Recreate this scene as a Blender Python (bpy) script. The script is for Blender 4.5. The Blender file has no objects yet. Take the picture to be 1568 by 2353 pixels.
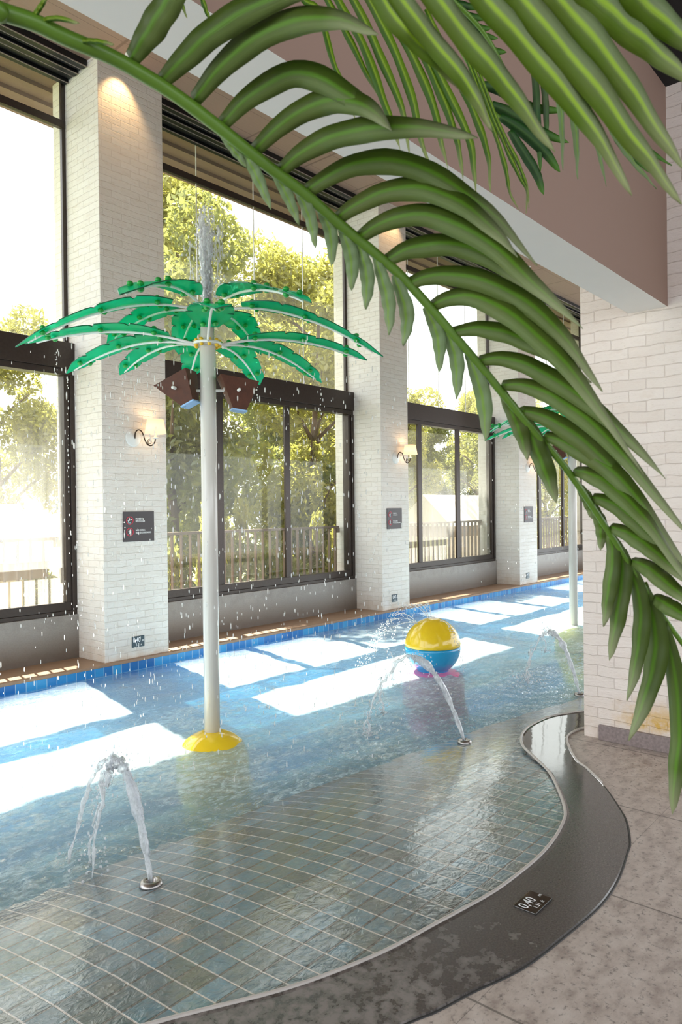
import bpy, math, random
import numpy as np
from mathutils import Vector, Matrix

SC = bpy.context.scene
COL = SC.collection
R = math.radians
random.seed(7)
RNG = np.random.default_rng(11)

# ------------------------------------------------------------------ camera
# X runs along the window wall, Y points out of the windows, Z is up; z = 0 is the pool deck
EYE = 1.65
FPX = 1679.7
YAW, PITCH, ROLL = R(40.699), R(-0.324), R(-0.6536)
_f = Vector((math.cos(YAW) * math.cos(PITCH), math.sin(YAW) * math.cos(PITCH), math.sin(PITCH)))
_r0 = Vector((math.sin(YAW), -math.cos(YAW), 0))
_u0 = _r0.cross(_f)
_r = math.cos(ROLL) * _r0 + math.sin(ROLL) * _u0
_u = -math.sin(ROLL) * _r0 + math.cos(ROLL) * _u0
CAMP = Vector((0, 0, EYE))
cam_d = bpy.data.cameras.new('camera')
cam = bpy.data.objects.new('camera', cam_d)
COL.objects.link(cam)
cam_d.sensor_width = 36
cam_d.sensor_fit = 'AUTO'
cam_d.lens = FPX / 2353 * 36
cam_d.clip_start = 0.02
cam_d.dof.use_dof = True
cam_d.dof.focus_distance = 6.0
cam_d.dof.aperture_fstop = 11
cam.matrix_world = Matrix(((_r.x, _u.x, -_f.x, 0), (_r.y, _u.y, -_f.y, 0), (_r.z, _u.z, -_f.z, EYE), (0, 0, 0, 1)))
SC.camera = cam

def ray(u, v):
    return _f + _r * ((u - 784) / FPX) - _u * ((v - 1176.5) / FPX)
def at_depth(u, v, d):
    return CAMP + ray(u, v) * d
def at_z(u, v, z):
    q = ray(u, v); return CAMP + q * ((z - EYE) / q.z)
def at_y(u, v, y):
    q = ray(u, v); return CAMP + q * (y / q.y)

# ------------------------------------------------------------------ world, sun, exposure
w = bpy.data.worlds.new('world'); SC.world = w; w.use_nodes = True
bg = w.node_tree.nodes['Background']
bg.inputs[0].default_value = (0.93, 0.97, 1.0, 1)
bg.inputs[1].default_value = 1.9
sun_d = bpy.data.lights.new('sun', 'SUN'); sun_d.energy = 14.0; sun_d.color = (1.0, 0.95, 0.86); sun_d.angle = R(0.6)
sun = bpy.data.objects.new('sun', sun_d); COL.objects.link(sun)
SUN_EL = R(54.7)
_h = Vector((-0.244, -0.970, 0)).normalized() * math.cos(SUN_EL)
SUN_DIR = Vector((_h.x, _h.y, -math.sin(SUN_EL)))
sun.rotation_euler = SUN_DIR.to_track_quat('-Z', 'Y').to_euler()
sun.location = (12, 30, 40)
vs = SC.view_settings
vs.view_transform = 'Standard'; vs.look = 'None'; vs.gamma = 1; vs.use_curve_mapping = False
vs.exposure = 0.95
cy = SC.cycles
cy.max_bounces = 10; cy.diffuse_bounces = 5; cy.glossy_bounces = 4; cy.transmission_bounces = 6
cy.transparent_max_bounces = 24; cy.caustics_reflective = False; cy.caustics_refractive = False
cy.sample_clamp_indirect = 6

# ------------------------------------------------------------------ node helpers
def new_mat(name):
    m = bpy.data.materials.new(name); m.use_nodes = True
    nt = m.node_tree; nt.nodes.clear()
    out = nt.nodes.new('ShaderNodeOutputMaterial')
    return m, nt, out
class G:
    """small node-graph helper"""
    def __init__(s, nt): s.nt = nt
    def n(s, t, **k):
        nd = s.nt.nodes.new('ShaderNode' + t)
        for a, b in k.items(): setattr(nd, a, b)
        return nd
    def put(s, sock, v):
        if hasattr(v, 'is_output'): s.nt.links.new(v, sock)
        elif isinstance(v, (tuple, list)):
            if len(sock.default_value) == 4 and len(v) == 3: v = tuple(v) + (1,)
            sock.default_value = v
        else: sock.default_value = v
    def math(s, op, a, b=0.0, c=0.0, clamp=False):
        nd = s.n('Math', operation=op, use_clamp=clamp)
        for i, v in enumerate((a, b, c)): s.put(nd.inputs[i], v)
        return nd.outputs[0]
    def vmath(s, op, a, b=(0, 0, 0)):
        nd = s.n('VectorMath', operation=op); s.put(nd.inputs[0], a); s.put(nd.inputs[1], b)
        return nd.outputs['Value'] if op in ('LENGTH', 'DOT_PRODUCT') else nd.outputs[0]
    def uv(s): return s.n('TexCoord').outputs['UV']
    def obj(s): return s.n('TexCoord').outputs['Object']
    def geo(s): return s.n('NewGeometry').outputs['Position']
    def mapping(s, v, scale=(1, 1, 1), rot=(0, 0, 0), loc=(0, 0, 0)):
        nd = s.n('Mapping'); s.put(nd.inputs[0], v); nd.inputs[1].default_value = loc; nd.inputs[2].default_value = rot; nd.inputs[3].default_value = scale
        return nd.outputs[0]
    def noise(s, v, scale, detail=3, rough=0.5, dist=0.0):
        nd = s.n('TexNoise'); s.put(nd.inputs['Vector'], v); nd.inputs['Scale'].default_value = scale
        nd.inputs['Detail'].default_value = detail; nd.inputs['Roughness'].default_value = rough; nd.inputs['Distortion'].default_value = dist
        return nd.outputs['Fac']
    def voro(s, v, scale, feature='F1'):
        nd = s.n('TexVoronoi', feature=feature); s.put(nd.inputs['Vector'], v); nd.inputs['Scale'].default_value = scale
        return nd
    def ramp(s, fac, stops, interp='LINEAR'):
        nd = s.n('ValToRGB'); s.put(nd.inputs[0], fac); cr = nd.color_ramp; cr.interpolation = interp
        while len(cr.elements) < len(stops): cr.elements.new(0.5)
        for e, (p, c) in zip(cr.elements, stops):
            e.position = p; e.color = (tuple(c) + (1,)) if len(c) == 3 else c
        return nd.outputs[0]
    def fit(s, v, a, b, c=0.0, d=1.0):
        nd = s.n('MapRange'); nd.clamp = True; s.put(nd.inputs[0], v)
        for i, x in enumerate((a, b, c, d)): nd.inputs[i + 1].default_value = x
        return nd.outputs[0]
    def mix(s, fac, a, b, mode='MIX'):
        nd = s.n('Mix', data_type='RGBA', blend_type=mode); s.put(nd.inputs[0], fac); s.put(nd.inputs[6], a); s.put(nd.inputs[7], b)
        return nd.outputs[2]
    def sep(s, v):
        nd = s.n('SeparateXYZ'); s.put(nd.inputs[0], v); return nd.outputs
    def comb(s, x, y, z=0.0):
        nd = s.n('CombineXYZ')
        for i, q in enumerate((x, y, z)): s.put(nd.inputs[i], q)
        return nd.outputs[0]
    def bump(s, h, strength=0.3, dist=0.01, normal=None):
        nd = s.n('Bump'); s.put(nd.inputs['Height'], h); nd.inputs['Strength'].default_value = strength; nd.inputs['Distance'].default_value = dist
        if normal is not None: s.put(nd.inputs['Normal'], normal)
        return nd.outputs[0]
    def bsdf(s, color, rough=0.5, metal=0.0, normal=None, **k):
        nd = s.n('BsdfPrincipled'); s.put(nd.inputs['Base Color'], color); s.put(nd.inputs['Roughness'], rough); s.put(nd.inputs['Metallic'], metal)
        if normal is not None: s.put(nd.inputs['Normal'], normal)
        for a, b in k.items(): s.put(nd.inputs[a.replace('_', ' ')], b)
        return nd.outputs[0]
    def schlick(s, f0=0.04, normal=None):
        ge = s.n('NewGeometry'); d = s.math('ABSOLUTE', s.vmath('DOT_PRODUCT', normal if normal is not None else ge.outputs['Normal'], ge.outputs['Incoming']), clamp=True)
        return s.math('ADD', f0, s.math('MULTIPLY', 1 - f0, s.math('POWER', s.math('SUBTRACT', 1.0, d), 5.0)), clamp=True)
    def shmix(s, fac, a, b):
        nd = s.n('MixShader'); s.put(nd.inputs[0], fac); s.nt.links.new(a, nd.inputs[1]); s.nt.links.new(b, nd.inputs[2]); return nd.outputs[0]
def finish(nt, out, sh): nt.links.new(sh, out.inputs[0])
def plain(name, color, rough=0.5, metal=0.0, var=0.08, scale=12.0, bump=0.0, bscale=60.0, **k):
    """procedural material: base colour with a little mottling and an optional fine bump"""
    m, nt, out = new_mat(name); g = G(nt); co = g.obj()
    nz = g.noise(co, scale, 4, 0.6)
    c = g.mix(nz, tuple(x * (1 - var) for x in color), tuple(min(1, x * (1 + var)) for x in color))
    nrm = g.bump(g.noise(co, bscale, 4, 0.6), bump, 0.004) if bump else None
    rr = g.fit(nz, 0.2, 0.8, max(0.02, rough - 0.06), min(1, rough + 0.06))
    finish(nt, out, g.bsdf(c, rr, metal, nrm, **k)); return m

M = {}
def mat_brick(name, tint=(1, 1, 1), stain=0.35):
    m, nt, out = new_mat(name); g = G(nt); uv = g.uv()
    wob = g.noise(uv, 3.0, 2)
    uvd = g.vmath('ADD', uv, g.comb(g.math('MULTIPLY', g.math('SUBTRACT', wob, 0.5), 0.03), g.math('MULTIPLY', g.math('SUBTRACT', g.noise(uv, 7.0, 2), 0.5), 0.034)))
    br = g.n('TexBrick'); g.put(br.inputs['Vector'], uvd)
    br.inputs['Color1'].default_value = (0.86, 0.83, 0.79, 1); br.inputs['Color2'].default_value = (0.81, 0.77, 0.72, 1); br.inputs['Mortar'].default_value = (0.795, 0.745, 0.695, 1)
    br.inputs['Scale'].default_value = 1.0; br.inputs['Mortar Size'].default_value = 0.0048; br.inputs['Mortar Smooth'].default_value = 0.9
    br.inputs['Brick Width'].default_value = 0.235; br.inputs['Row Height'].default_value = 0.0735; br.inputs['Bias'].default_value = -0.1
    n1 = g.noise(g.mapping(uv, (4, 14, 1)), 1.6, 5, 0.65)
    st = g.fit(n1, 0.53, 0.75)
    fine = g.noise(g.mapping(uv, (22, 70, 1)), 1.0, 4, 0.7)
    pits = g.fit(fine, 0.60, 0.78)
    base = g.mix(g.math('MULTIPLY', st, stain), br.outputs['Color'], (0.60, 0.47, 0.36))
    base = g.mix(g.math('MULTIPLY', pits, 0.45), base, (0.46, 0.38, 0.31))
    low = g.math('MULTIPLY', g.fit(g.sep(g.geo())[2], 0.0, 0.35, 1, 0), g.fit(g.noise(uv, 5, 4, 0.7), 0.35, 0.75))
    base = g.mix(g.math('MULTIPLY', low, 0.55), base, (0.52, 0.35, 0.20))
    base = g.mix(1.0, base, tint, 'MULTIPLY')
    hgt = g.math('SUBTRACT', g.math('ADD', g.math('MULTIPLY', g.noise(g.mapping(uv, (10, 26, 1)), 1.5, 5, 0.7), 0.7), g.math('MULTIPLY', fine, 0.35)), g.math('MULTIPLY', br.outputs['Fac'], 0.42))
    finish(nt, out, g.bsdf(base, 0.75, 0, g.bump(hgt, 0.75, 0.012))); return m
M['brick'] = mat_brick('painted_white_brick')
def mat_brick_stained():
    # the pillar by the deck: the same brick with a yellow moss stain just above its base
    m = mat_brick('painted_brick_with_yellow_stain', (0.94, 0.88, 0.86), 0.25); nt = m.node_tree; g = G(nt)
    p = [n for n in nt.nodes if n.type == 'BSDF_PRINCIPLED'][0]
    src = p.inputs['Base Color'].links[0].from_socket
    s = g.sep(g.geo())
    zz = g.math('MULTIPLY', g.fit(s[2], 0.10, 0.15, 0.2, 1), g.fit(s[2], 0.17, 0.36, 1, 0))
    yy = g.math('MULTIPLY', g.fit(s[1], 1.25, 1.40), g.fit(s[1], 1.70, 1.92, 1, 0))
    nz = g.fit(g.noise(g.geo(), 9, 4, 0.65), 0.38, 0.58)
    f = g.math('MULTIPLY', g.math('MULTIPLY', zz, yy), nz)
    nt.links.new(g.mix(g.math('MULTIPLY', f, 0.9), src, (0.62, 0.36, 0.03)), p.inputs['Base Color']); return m
M['brick_stain'] = mat_brick_stained()

def tile_nodes(g, uv, su, sv, mort, wide=0.0):
    """square tile grid: returns (mortar mask, random value per tile)"""
    sx = g.sep(uv)
    a = g.math('DIVIDE', sx[0], su); b = g.math('DIVIDE', sx[1], sv)
    cell = g.comb(g.math('FLOOR', a), g.math('FLOOR', b))
    wn = g.n('TexWhiteNoise', noise_dimensions='3D'); g.put(wn.inputs['Vector'], cell)
    fa = g.math('ABSOLUTE', g.math('SUBTRACT', g.math('FRACT', a), 0.5)); fb = g.math('ABSOLUTE', g.math('SUBTRACT', g.math('FRACT', b), 0.5))
    mk = g.math('MAXIMUM', fa, g.math('ADD', fb, wide))
    g.along = g.math('GREATER_THAN', fb, fa)
    return g.fit(mk, 0.5 - mort * 1.25, 0.5 - mort * 0.75), wn
def mat_pool_floor():
    m, nt, out = new_mat('slate_pool_tiles'); g = G(nt); uv = g.uv(); pos = g.geo()
    mk, wn = tile_nodes(g, uv, 0.1073, 0.1045, 0.034, 0.014)
    n1 = g.noise(uv, 22, 5, 0.65); n2 = g.noise(uv, 5, 3)
    slate = g.ramp(wn.outputs['Value'], [(0.0, (0.095, 0.125, 0.135)), (0.25, (0.105, 0.16, 0.185)), (0.5, (0.10, 0.19, 0.24)), (0.75, (0.12, 0.23, 0.30)), (0.88, (0.105, 0.115, 0.10)), (1.0, (0.15, 0.29, 0.38))])
    slate = g.mix(g.fit(n1, 0.3, 0.75), slate, g.mix(0.5, slate, (0.20, 0.20, 0.17)))
    slate = g.mix(g.math('MULTIPLY', g.fit(n2, 0.55, 0.7), 0.5), slate, (0.21, 0.20, 0.15))
    blue = g.ramp(wn.outputs['Value'], [(0.0, (0.04, 0.36, 0.78)), (0.4, (0.05, 0.44, 0.85)), (0.7, (0.08, 0.52, 0.90)), (1.0, (0.12, 0.62, 0.92))])
    deep = g.fit(g.math('ADD', g.sep(pos)[1], g.math('MULTIPLY', g.noise(pos, 2.0, 2), 0.4)), 4.75, 5.35)
    col = g.mix(deep, slate, blue)
    grout = g.mix(deep, g.mix(g.math('MULTIPLY', g.along, 0.92), (0.66, 0.61, 0.56), (0.025, 0.022, 0.02)), (0.45, 0.62, 0.78))  # grout running along the wall is coloured dark as groove shadow
    grout = g.mix(g.math('MULTIPLY', g.fit(g.noise(uv, 60, 3), 0.4, 0.6), 0.5), grout, (0.25, 0.22, 0.2))
    c = g.mix(mk, col, grout)
    cleft = g.noise(g.vmath('ADD', g.mapping(uv, (17, 26, 1)), g.vmath('SCALE', wn.outputs['Color'])), 1.0, 4, 0.55, 1.2)
    nd = [n for n in nt.nodes if n.type == 'VECT_MATH' and n.operation == 'SCALE'][0]; nd.inputs['Scale'].default_value = 9.0
    hgt = g.math('SUBTRACT', g.math('MULTIPLY', g.math('POWER', cleft, 2.0), 1.6), g.math('MULTIPLY', mk, 0.45))
    tilt = g.math('MULTIPLY', wn.outputs['Value'], 0.15)
    rough = g.fit(g.noise(uv, 3, 3), 0.3, 0.7, 0.12, 0.26)
    finish(nt, out, g.bsdf(c, rough, 0, g.bump(g.math('ADD', hgt, tilt), 0.5, 0.012), Specular_IOR_Level=0.55, Coat_Weight=1.0, Coat_Roughness=0.07, Coat_IOR=1.36, Coat_Normal=g.bump(g.math('ADD', g.math('MULTIPLY', hgt, 0.6), tilt), 0.11, 0.012))); return m
M['pool_floor'] = mat_pool_floor()
def mat_blue_tile():
    m, nt, out = new_mat('blue_wall_tiles'); g = G(nt); uv = g.uv()
    mk, wn = tile_nodes(g, g.vmath('ADD', uv, (0, 0.006, 0)), 0.1065, 0.125, 0.03)
    c = g.ramp(wn.outputs['Value'], [(0.0, (0.01, 0.13, 0.42)), (0.35, (0.015, 0.2, 0.55)), (0.7, (0.03, 0.3, 0.66)), (1.0, (0.05, 0.38, 0.72))])
    c = g.mix(g.math('MULTIPLY', g.noise(uv, 30, 3), 0.35), c, (0.02, 0.14, 0.4))
    c = g.mix(mk, c, (0.42, 0.58, 0.72))
    finish(nt, out, g.bsdf(c, 0.22, 0, g.bump(g.math('ADD', g.math('MULTIPLY', mk, -0.6), g.math('MULTIPLY', g.noise(uv, 18, 2), 0.4)), 0.3, 0.006))); return m
M['blue_tile'] = mat_blue_tile()
def mat_deck():
    m, nt, out = new_mat('mottled_deck_stone'); g = G(nt); uv = g.uv()
    n1 = g.noise(uv, 42, 6, 0.7); n2 = g.noise(g.mapping(uv, (7, 11, 1)), 1.3, 5, 0.6); n3 = g.noise(uv, 70, 4, 0.7)
    c = g.ramp(n2, [(0.3, (0.275, 0.215, 0.19)), (0.5, (0.455, 0.38, 0.34)), (0.7, (0.56, 0.485, 0.445))])
    c = g.mix(g.math('MULTIPLY', g.fit(n1, 0.54, 0.66), 0.8), c, (0.11, 0.092, 0.085))
    c = g.mix(g.math('MULTIPLY', g.fit(n3, 0.5, 0.8), 0.35), c, (0.48, 0.45, 0.42))
    s = g.sep(uv)
    a = g.math('ABSOLUTE', g.math('SUBTRACT', g.math('FRACT', g.math('DIVIDE', g.math('SUBTRACT', s[0], 2.12), 0.95)), 0.5))
    b = g.math('ABSOLUTE', g.math('SUBTRACT', g.math('FRACT', g.math('DIVIDE', g.math('SUBTRACT', s[1], 1.25), 0.62)), 0.5))
    j = g.fit(g.math('MAXIMUM', a, g.math('ADD', b, -0.0035)), 0.4935, 0.4965)
    c = g.mix(g.math('MULTIPLY', j, 0.75), c, (0.10, 0.085, 0.075))
    finish(nt, out, g.bsdf(c, g.fit(n2, 0.3, 0.7, 0.32, 0.52), 0, g.bump(g.math('SUBTRACT', g.math('MULTIPLY', n3, 0.4), j), 0.25, 0.004))); return m
M['deck'] = mat_deck()
def mat_curb():
    m, nt, out = new_mat('dark_polished_granite'); g = G(nt); uv = g.uv()
    n1 = g.noise(uv, 120, 3, 0.7); s = g.sep(uv)
    c = g.mix(g.fit(n1, 0.3, 0.7), (0.038, 0.032, 0.030), (0.115, 0.10, 0.094))
    dry = g.math('MULTIPLY', g.fit(g.math('SUBTRACT', g.math('ADD', g.noise(uv, 10, 5, 0.6), 0.0), g.math('MULTIPLY', g.fit(s[0], 1.9, 3.4), 0.55)), 0.36, 0.50), 1.0)
    spots = g.fit(g.noise(uv, 24, 4, 0.6), 0.40, 0.56)
    dry = g.math('MULTIPLY', dry, spots)
    c = g.mix(g.math('MULTIPLY', dry, 0.85), c, (0.235, 0.205, 0.195))
    wet = g.math('ADD', g.fit(s[0], 3.6, 4.6, 0.25, 0.04), g.math('MULTIPLY', dry, 0.25))
    finish(nt, out, g.bsdf(c, wet, 0, g.bump(g.noise(uv, 14, 3), 0.03, 0.01), Specular_IOR_Level=0.75)); return m
M['curb'] = mat_curb()
def mat_sill():
    m, nt, out = new_mat('grey_sill_stone'); g = G(nt); uv = g.uv(); s = g.sep(g.geo())
    n = g.noise(uv, 6, 5, 0.65); n2 = g.noise(uv, 60, 3)
    c = g.ramp(n, [(0.3, (0.27, 0.25, 0.235)), (0.7, (0.36, 0.345, 0.33))])
    c = g.mix(g.math('MULTIPLY', g.fit(n2, 0.4, 0.7), 0.3), c, (0.2, 0.18, 0.17))
    low_brown = g.math('MULTIPLY', g.fit(g.math('SUBTRACT', s[2], g.math('MULTIPLY', n, 0.25)), -0.05, 0.22, 1, 0), 0.75)  # browner and darker towards the bottom
    c = g.mix(low_brown, c, (0.11, 0.075, 0.05))
    finish(nt, out, g.bsdf(c, 0.38, 0, g.bump(n2, 0.12, 0.004))); return m
M['sill'] = mat_sill()
M['coping'] = plain('brown_coping_stone', (0.34, 0.21, 0.13), 0.45, var=0.3, scale=14, bump=0.1)
M['frame'] = plain('dark_bronze_metal', (0.055, 0.042, 0.037), 0.34, 0.4, var=0.3, scale=30)
M['track'] = plain('black_blind_track', (0.012, 0.013, 0.016), 0.35, 0.3, var=0.3)
M['track_edge'] = plain('grey_track_edge', (0.30, 0.25, 0.24), 0.4, 0.3)
M['plaster_white'] = plain('white_soffit_paint', (0.88, 0.87, 0.86), 0.7, var=0.02, bump=0.06)
M['plaster_brown'] = plain('brown_wall_paint', (0.29, 0.19, 0.15), 0.75, var=0.04, bump=0.06)
M['near_black'] = plain('black_ceiling_paint', (0.006, 0.006, 0.007), 0.8)
def mat_ceiling():
    m, nt, out = new_mat('brown_wood_panels'); g = G(nt); uv = g.uv(); s = g.sep(uv)
    a = g.math('ABSOLUTE', g.math('SUBTRACT', g.math('FRACT', g.math('DIVIDE', s[0], 1.1)), 0.5)); b = g.math('ABSOLUTE', g.math('SUBTRACT', g.math('FRACT', g.math('DIVIDE', s[1], 0.42)), 0.5))
    j = g.fit(g.math('MAXIMUM', g.math('ADD', a, 0.004), b), 0.485, 0.494)
    gr = g.noise(g.mapping(uv, (3, 60, 1)), 2.0, 4, 0.6)
    c = g.mix(gr, (0.26, 0.165, 0.13), (0.36, 0.235, 0.185)); c = g.mix(g.math('MULTIPLY', j, 0.6), c, (0.12, 0.07, 0.05))
    finish(nt, out, g.bsdf(c, 0.55, 0, g.bump(gr, 0.06, 0.004))); return m
M['ceiling'] = mat_ceiling()

def mat_glass(name, haze_lo, haze_hi, ztop, patch=0.5):
    """thin pane: clear, a faint mirror, and dried-water film that thickens towards the sill"""
    m, nt, out = new_mat(name); g = G(nt); pos = g.geo(); s = g.sep(pos)
    tr = g.n('BsdfTransparent'); tr.inputs[0].default_value = (0.95, 0.96, 0.93, 1)
    gl = g.n('BsdfGlossy'); gl.inputs['Roughness'].default_value = 0.01; gl.inputs['Color'].default_value = (0.9, 0.92, 0.92, 1)
    a = g.shmix(g.math('MULTIPLY', g.schlick(0.045), 0.4), tr.outputs[0], gl.outputs[0])
    df = g.n('BsdfDiffuse'); df.inputs[0].default_value = (0.9, 0.88, 0.83, 1)
    tl = g.n('BsdfTranslucent'); tl.inputs[0].default_value = (0.9, 0.88, 0.83, 1)
    film = g.shmix(0.6, df.outputs[0], tl.outputs[0])
    nz = g.noise(g.mapping(pos, (2.2, 2.2, 0.5)), 1.0, 4, 0.6); runs = g.noise(g.mapping(pos, (40, 40, 1.2)), 1.0, 3, 0.6)
    k = g.fit(s[2], 0.6, ztop, haze_lo, haze_hi)
    f = g.math('MULTIPLY', k, g.fit(g.math('ADD', g.math('MULTIPLY', nz, 0.65), g.math('MULTIPLY', runs, 0.35)), 0.5 - patch * 0.5, 0.5 + patch * 0.35, 0.25, 1.0), clamp=True)
    finish(nt, out, g.shmix(f, a, film)); return m
M['glass_1'] = mat_glass('spray_misted_glass', 0.34, 0.03, 2.7)
M['glass_2'] = mat_glass('lightly_spotted_glass', 0.025, 0.012, 2.6)
M['glass_3'] = mat_glass('spotted_glass', 0.22, 0.04, 2.6)
M['glass_up'] = mat_glass('clear_upper_glass', 0.04, 0.03, 6.0)

def mat_water():
    m, nt, out = new_mat('pool_water'); g = G(nt); pos = g.geo(); s = g.sep(pos)
    w1 = g.noise(g.mapping(pos, (7, 13, 4), (0, 0, 0.5)), 1.0, 4, 0.6, 0.6); w2 = g.noise(g.mapping(pos, (30, 44, 10), (0, 0, -0.3)), 1.0, 3, 0.55, 0.4)
    calm = g.fit(s[1], 4.6, 6.6, 1.0, 0.30)
    hgt = g.math('MULTIPLY', g.math('ADD', g.math('MULTIPLY', w1, 1.0), g.math('MULTIPLY', w2, 0.6)), calm)
    nrm = g.bump(hgt, 1.0, 0.15)
    tr = g.n('BsdfTransparent'); tr.inputs[0].default_value = (0.80, 0.96, 0.985, 1)
    rf = g.n('BsdfRefraction'); rf.inputs['Color'].default_value = (0.80, 0.96, 0.985, 1); rf.inputs['IOR'].default_value = 1.12; rf.inputs['Roughness'].default_value = 0.03; g.put(rf.inputs['Normal'], nrm)
    base = g.shmix(0.30, tr.outputs[0], rf.outputs[0])
    df = g.n('BsdfDiffuse'); df.inputs[0].default_value = (0.80, 0.95, 0.99, 1)
    tl = g.n('BsdfTranslucent'); tl.inputs[0].default_value = (0.72, 0.95, 1.0, 1)
    milk = g.shmix(0.3, df.outputs[0], tl.outputs[0])
    foam_highlights = g.fit(g.math('ADD', g.math('MULTIPLY', g.noise(g.mapping(pos, (13, 22, 1), (0, 0, 0.4)), 1.0, 6, 0.7, 0.8), 0.75), g.math('MULTIPLY', g.noise(pos, 1.1, 2), 0.4)), 0.57, 0.72, 0.0, 0.62)  # foam patches that also carry painted white streak highlights
    depth = g.fit(s[1], 3.0, 4.4, 0.10, 0.52)
    quiet = g.fit(s[1], 6.40, 6.95, 1.0, 0.25)
    f = g.math('MULTIPLY', g.math('ADD', depth, g.math('MULTIPLY', foam_highlights, calm)), quiet, clamp=True)
    body = g.shmix(f, base, milk)
    gl = g.n('BsdfGlossy'); gl.inputs['Roughness'].default_value = 0.025; g.put(gl.inputs['Normal'], nrm)
    finish(nt, out, g.shmix(g.schlick(0.025, nrm), body, gl.outputs[0])); return m
M['water'] = mat_water()
def mat_splash():
    m, nt, out = new_mat('splashing_water'); g = G(nt); pos = g.geo()
    nrm = g.bump(g.noise(g.mapping(pos, (60, 60, 25)), 1.0, 3, 0.6), 0.8, 0.02)
    tr = g.n('BsdfTransparent'); tr.inputs[0].default_value = (0.97, 0.98, 1, 1)
    df = g.n('BsdfDiffuse'); df.inputs[0].default_value = (0.92, 0.94, 0.97, 1)
    tl = g.n('BsdfTranslucent'); tl.inputs[0].default_value = (0.92, 0.94, 0.97, 1)
    gl = g.n('BsdfGlossy'); gl.inputs['Roughness'].default_value = 0.08; g.put(gl.inputs['Normal'], nrm)
    f = g.fit(g.noise(g.mapping(pos, (45, 45, 20)), 1.0, 4, 0.6), 0.35, 0.65, 0.32, 0.80)
    b = g.shmix(f, tr.outputs[0], g.shmix(0.68, df.outputs[0], tl.outputs[0]))
    finish(nt, out, g.shmix(g.schlick(0.03, nrm), b, gl.outputs[0])); return m
M['splash'] = mat_splash()
def mat_drop():
    m, nt, out = new_mat('falling_drop'); g = G(nt)
    tr = g.n('BsdfTransparent'); df = g.n('BsdfDiffuse'); df.inputs[0].default_value = (0.97, 0.97, 0.98, 1); tl = g.n('BsdfTranslucent'); tl.inputs[0].default_value = (0.97, 0.97, 0.98, 1)
    gl = g.n('BsdfGlossy'); gl.inputs['Roughness'].default_value = 0.1
    nz = g.noise(g.geo(), 40, 1)
    finish(nt, out, g.shmix(g.schlick(0.03), g.shmix(g.fit(nz, 0.3, 0.7, 0.4, 0.75), tr.outputs[0], g.shmix(0.7, df.outputs[0], tl.outputs[0])), gl.outputs[0])); return m
M['drop'] = mat_drop()

M['pole'] = plain('grey_white_gloss_paint', (0.66, 0.65, 0.62), 0.22, var=0.02, scale=3, Coat_Weight=0.3)
M['white'] = plain('white_gloss_paint', (0.82, 0.83, 0.82), 0.25, var=0.02)
M['yellow'] = plain('yellow_gloss_fibreglass', (0.86, 0.60, 0.02), 0.16, var=0.03, scale=6, Coat_Weight=0.5)
M['blue'] = plain('blue_gloss_fibreglass', (0.012, 0.33, 0.66), 0.16, var=0.03, scale=6, Coat_Weight=0.5)
M['pink'] = plain('pink_fibreglass', (0.82, 0.22, 0.42), 0.3, var=0.06)
M['knob'] = plain('green_plastic_knob', (0.015, 0.36, 0.06), 0.3, var=0.05)
M['bolt_yellow'] = plain('yellow_bolt_cap', (0.85, 0.55, 0.03), 0.3)
M['bucket'] = plain('brown_wood_grain_plastic', (0.085, 0.030, 0.017), 0.5, var=0.4, scale=20, Specular_IOR_Level=0.25)
M['bucket_base'] = plain('pale_blue_plastic', (0.25, 0.45, 0.75), 0.3)
M['leaf_edge'] = plain('dark_green_panel_edge', (0.004, 0.16, 0.075), 0.3)
def mat_panel():
    m, nt, out = new_mat('translucent_green_panel'); g = G(nt); co = g.obj()
    nz = g.noise(co, 9, 3)
    c = g.mix(nz, (0.01, 0.74, 0.43), (0.04, 0.92, 0.62))
    p = g.bsdf(c, 0.2, 0, Coat_Weight=0.3)
    tl = g.n('BsdfTranslucent'); g.put(tl.inputs[0], c)
    tr = g.n('BsdfTransparent'); tr.inputs[0].default_value = (0.25, 0.9, 0.66, 1)
    finish(nt, out, g.shmix(0.30, g.shmix(0.72, p, tl.outputs[0]), tr.outputs[0])); return m
M['panel'] = mat_panel()
M['steel'] = plain('brushed_steel', (0.36, 0.34, 0.33), 0.3, 1.0, var=0.08, scale=40)
M['dark_hole'] = plain('dark_nozzle_hole', (0.03, 0.03, 0.03), 0.5)
M['iron'] = plain('brown_wrought_iron', (0.06, 0.035, 0.02), 0.4, 0.6)
def mat_shade():
    m, nt, out = new_mat('lit_cream_lampshade'); g = G(nt); s = g.sep(g.obj())
    c = g.noise(g.mapping(g.obj(), (120, 120, 60)), 1.0, 2)
    e = g.n('Emission'); g.put(e.inputs[0], g.mix(c, (1.0, 0.80, 0.52), (1.0, 0.84, 0.58))); e.inputs[1].default_value = 0.22
    p = g.bsdf((0.90, 0.83, 0.70), 0.8); tl = g.n('BsdfTranslucent'); tl.inputs[0].default_value = (0.95, 0.80, 0.58, 1)
    ad = g.n('AddShader'); nt.links.new(g.shmix(0.5, p, tl.outputs[0]), ad.inputs[0]); nt.links.new(e.outputs[0], ad.inputs[1])
    finish(nt, out, ad.outputs[0]); return m
M['shade'] = mat_shade()
def mat_emit(name, c, st):
    m, nt, out = new_mat(name); g = G(nt); e = g.n('Emission'); e.inputs[0].default_value = c + (1,); e.inputs[1].default_value = st; finish(nt, out, e.outputs[0]); return m
M['bulb'] = mat_emit('warm_lamp_glow', (1.0, 0.62, 0.25), 6.0)
M['spot_glow'] = mat_emit('warm_spotlight_glow', (1.0, 0.50, 0.14), 60.0)
M['sign'] = plain('charcoal_sign_plate', (0.045, 0.037, 0.042), 0.4, var=0.1)
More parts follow.
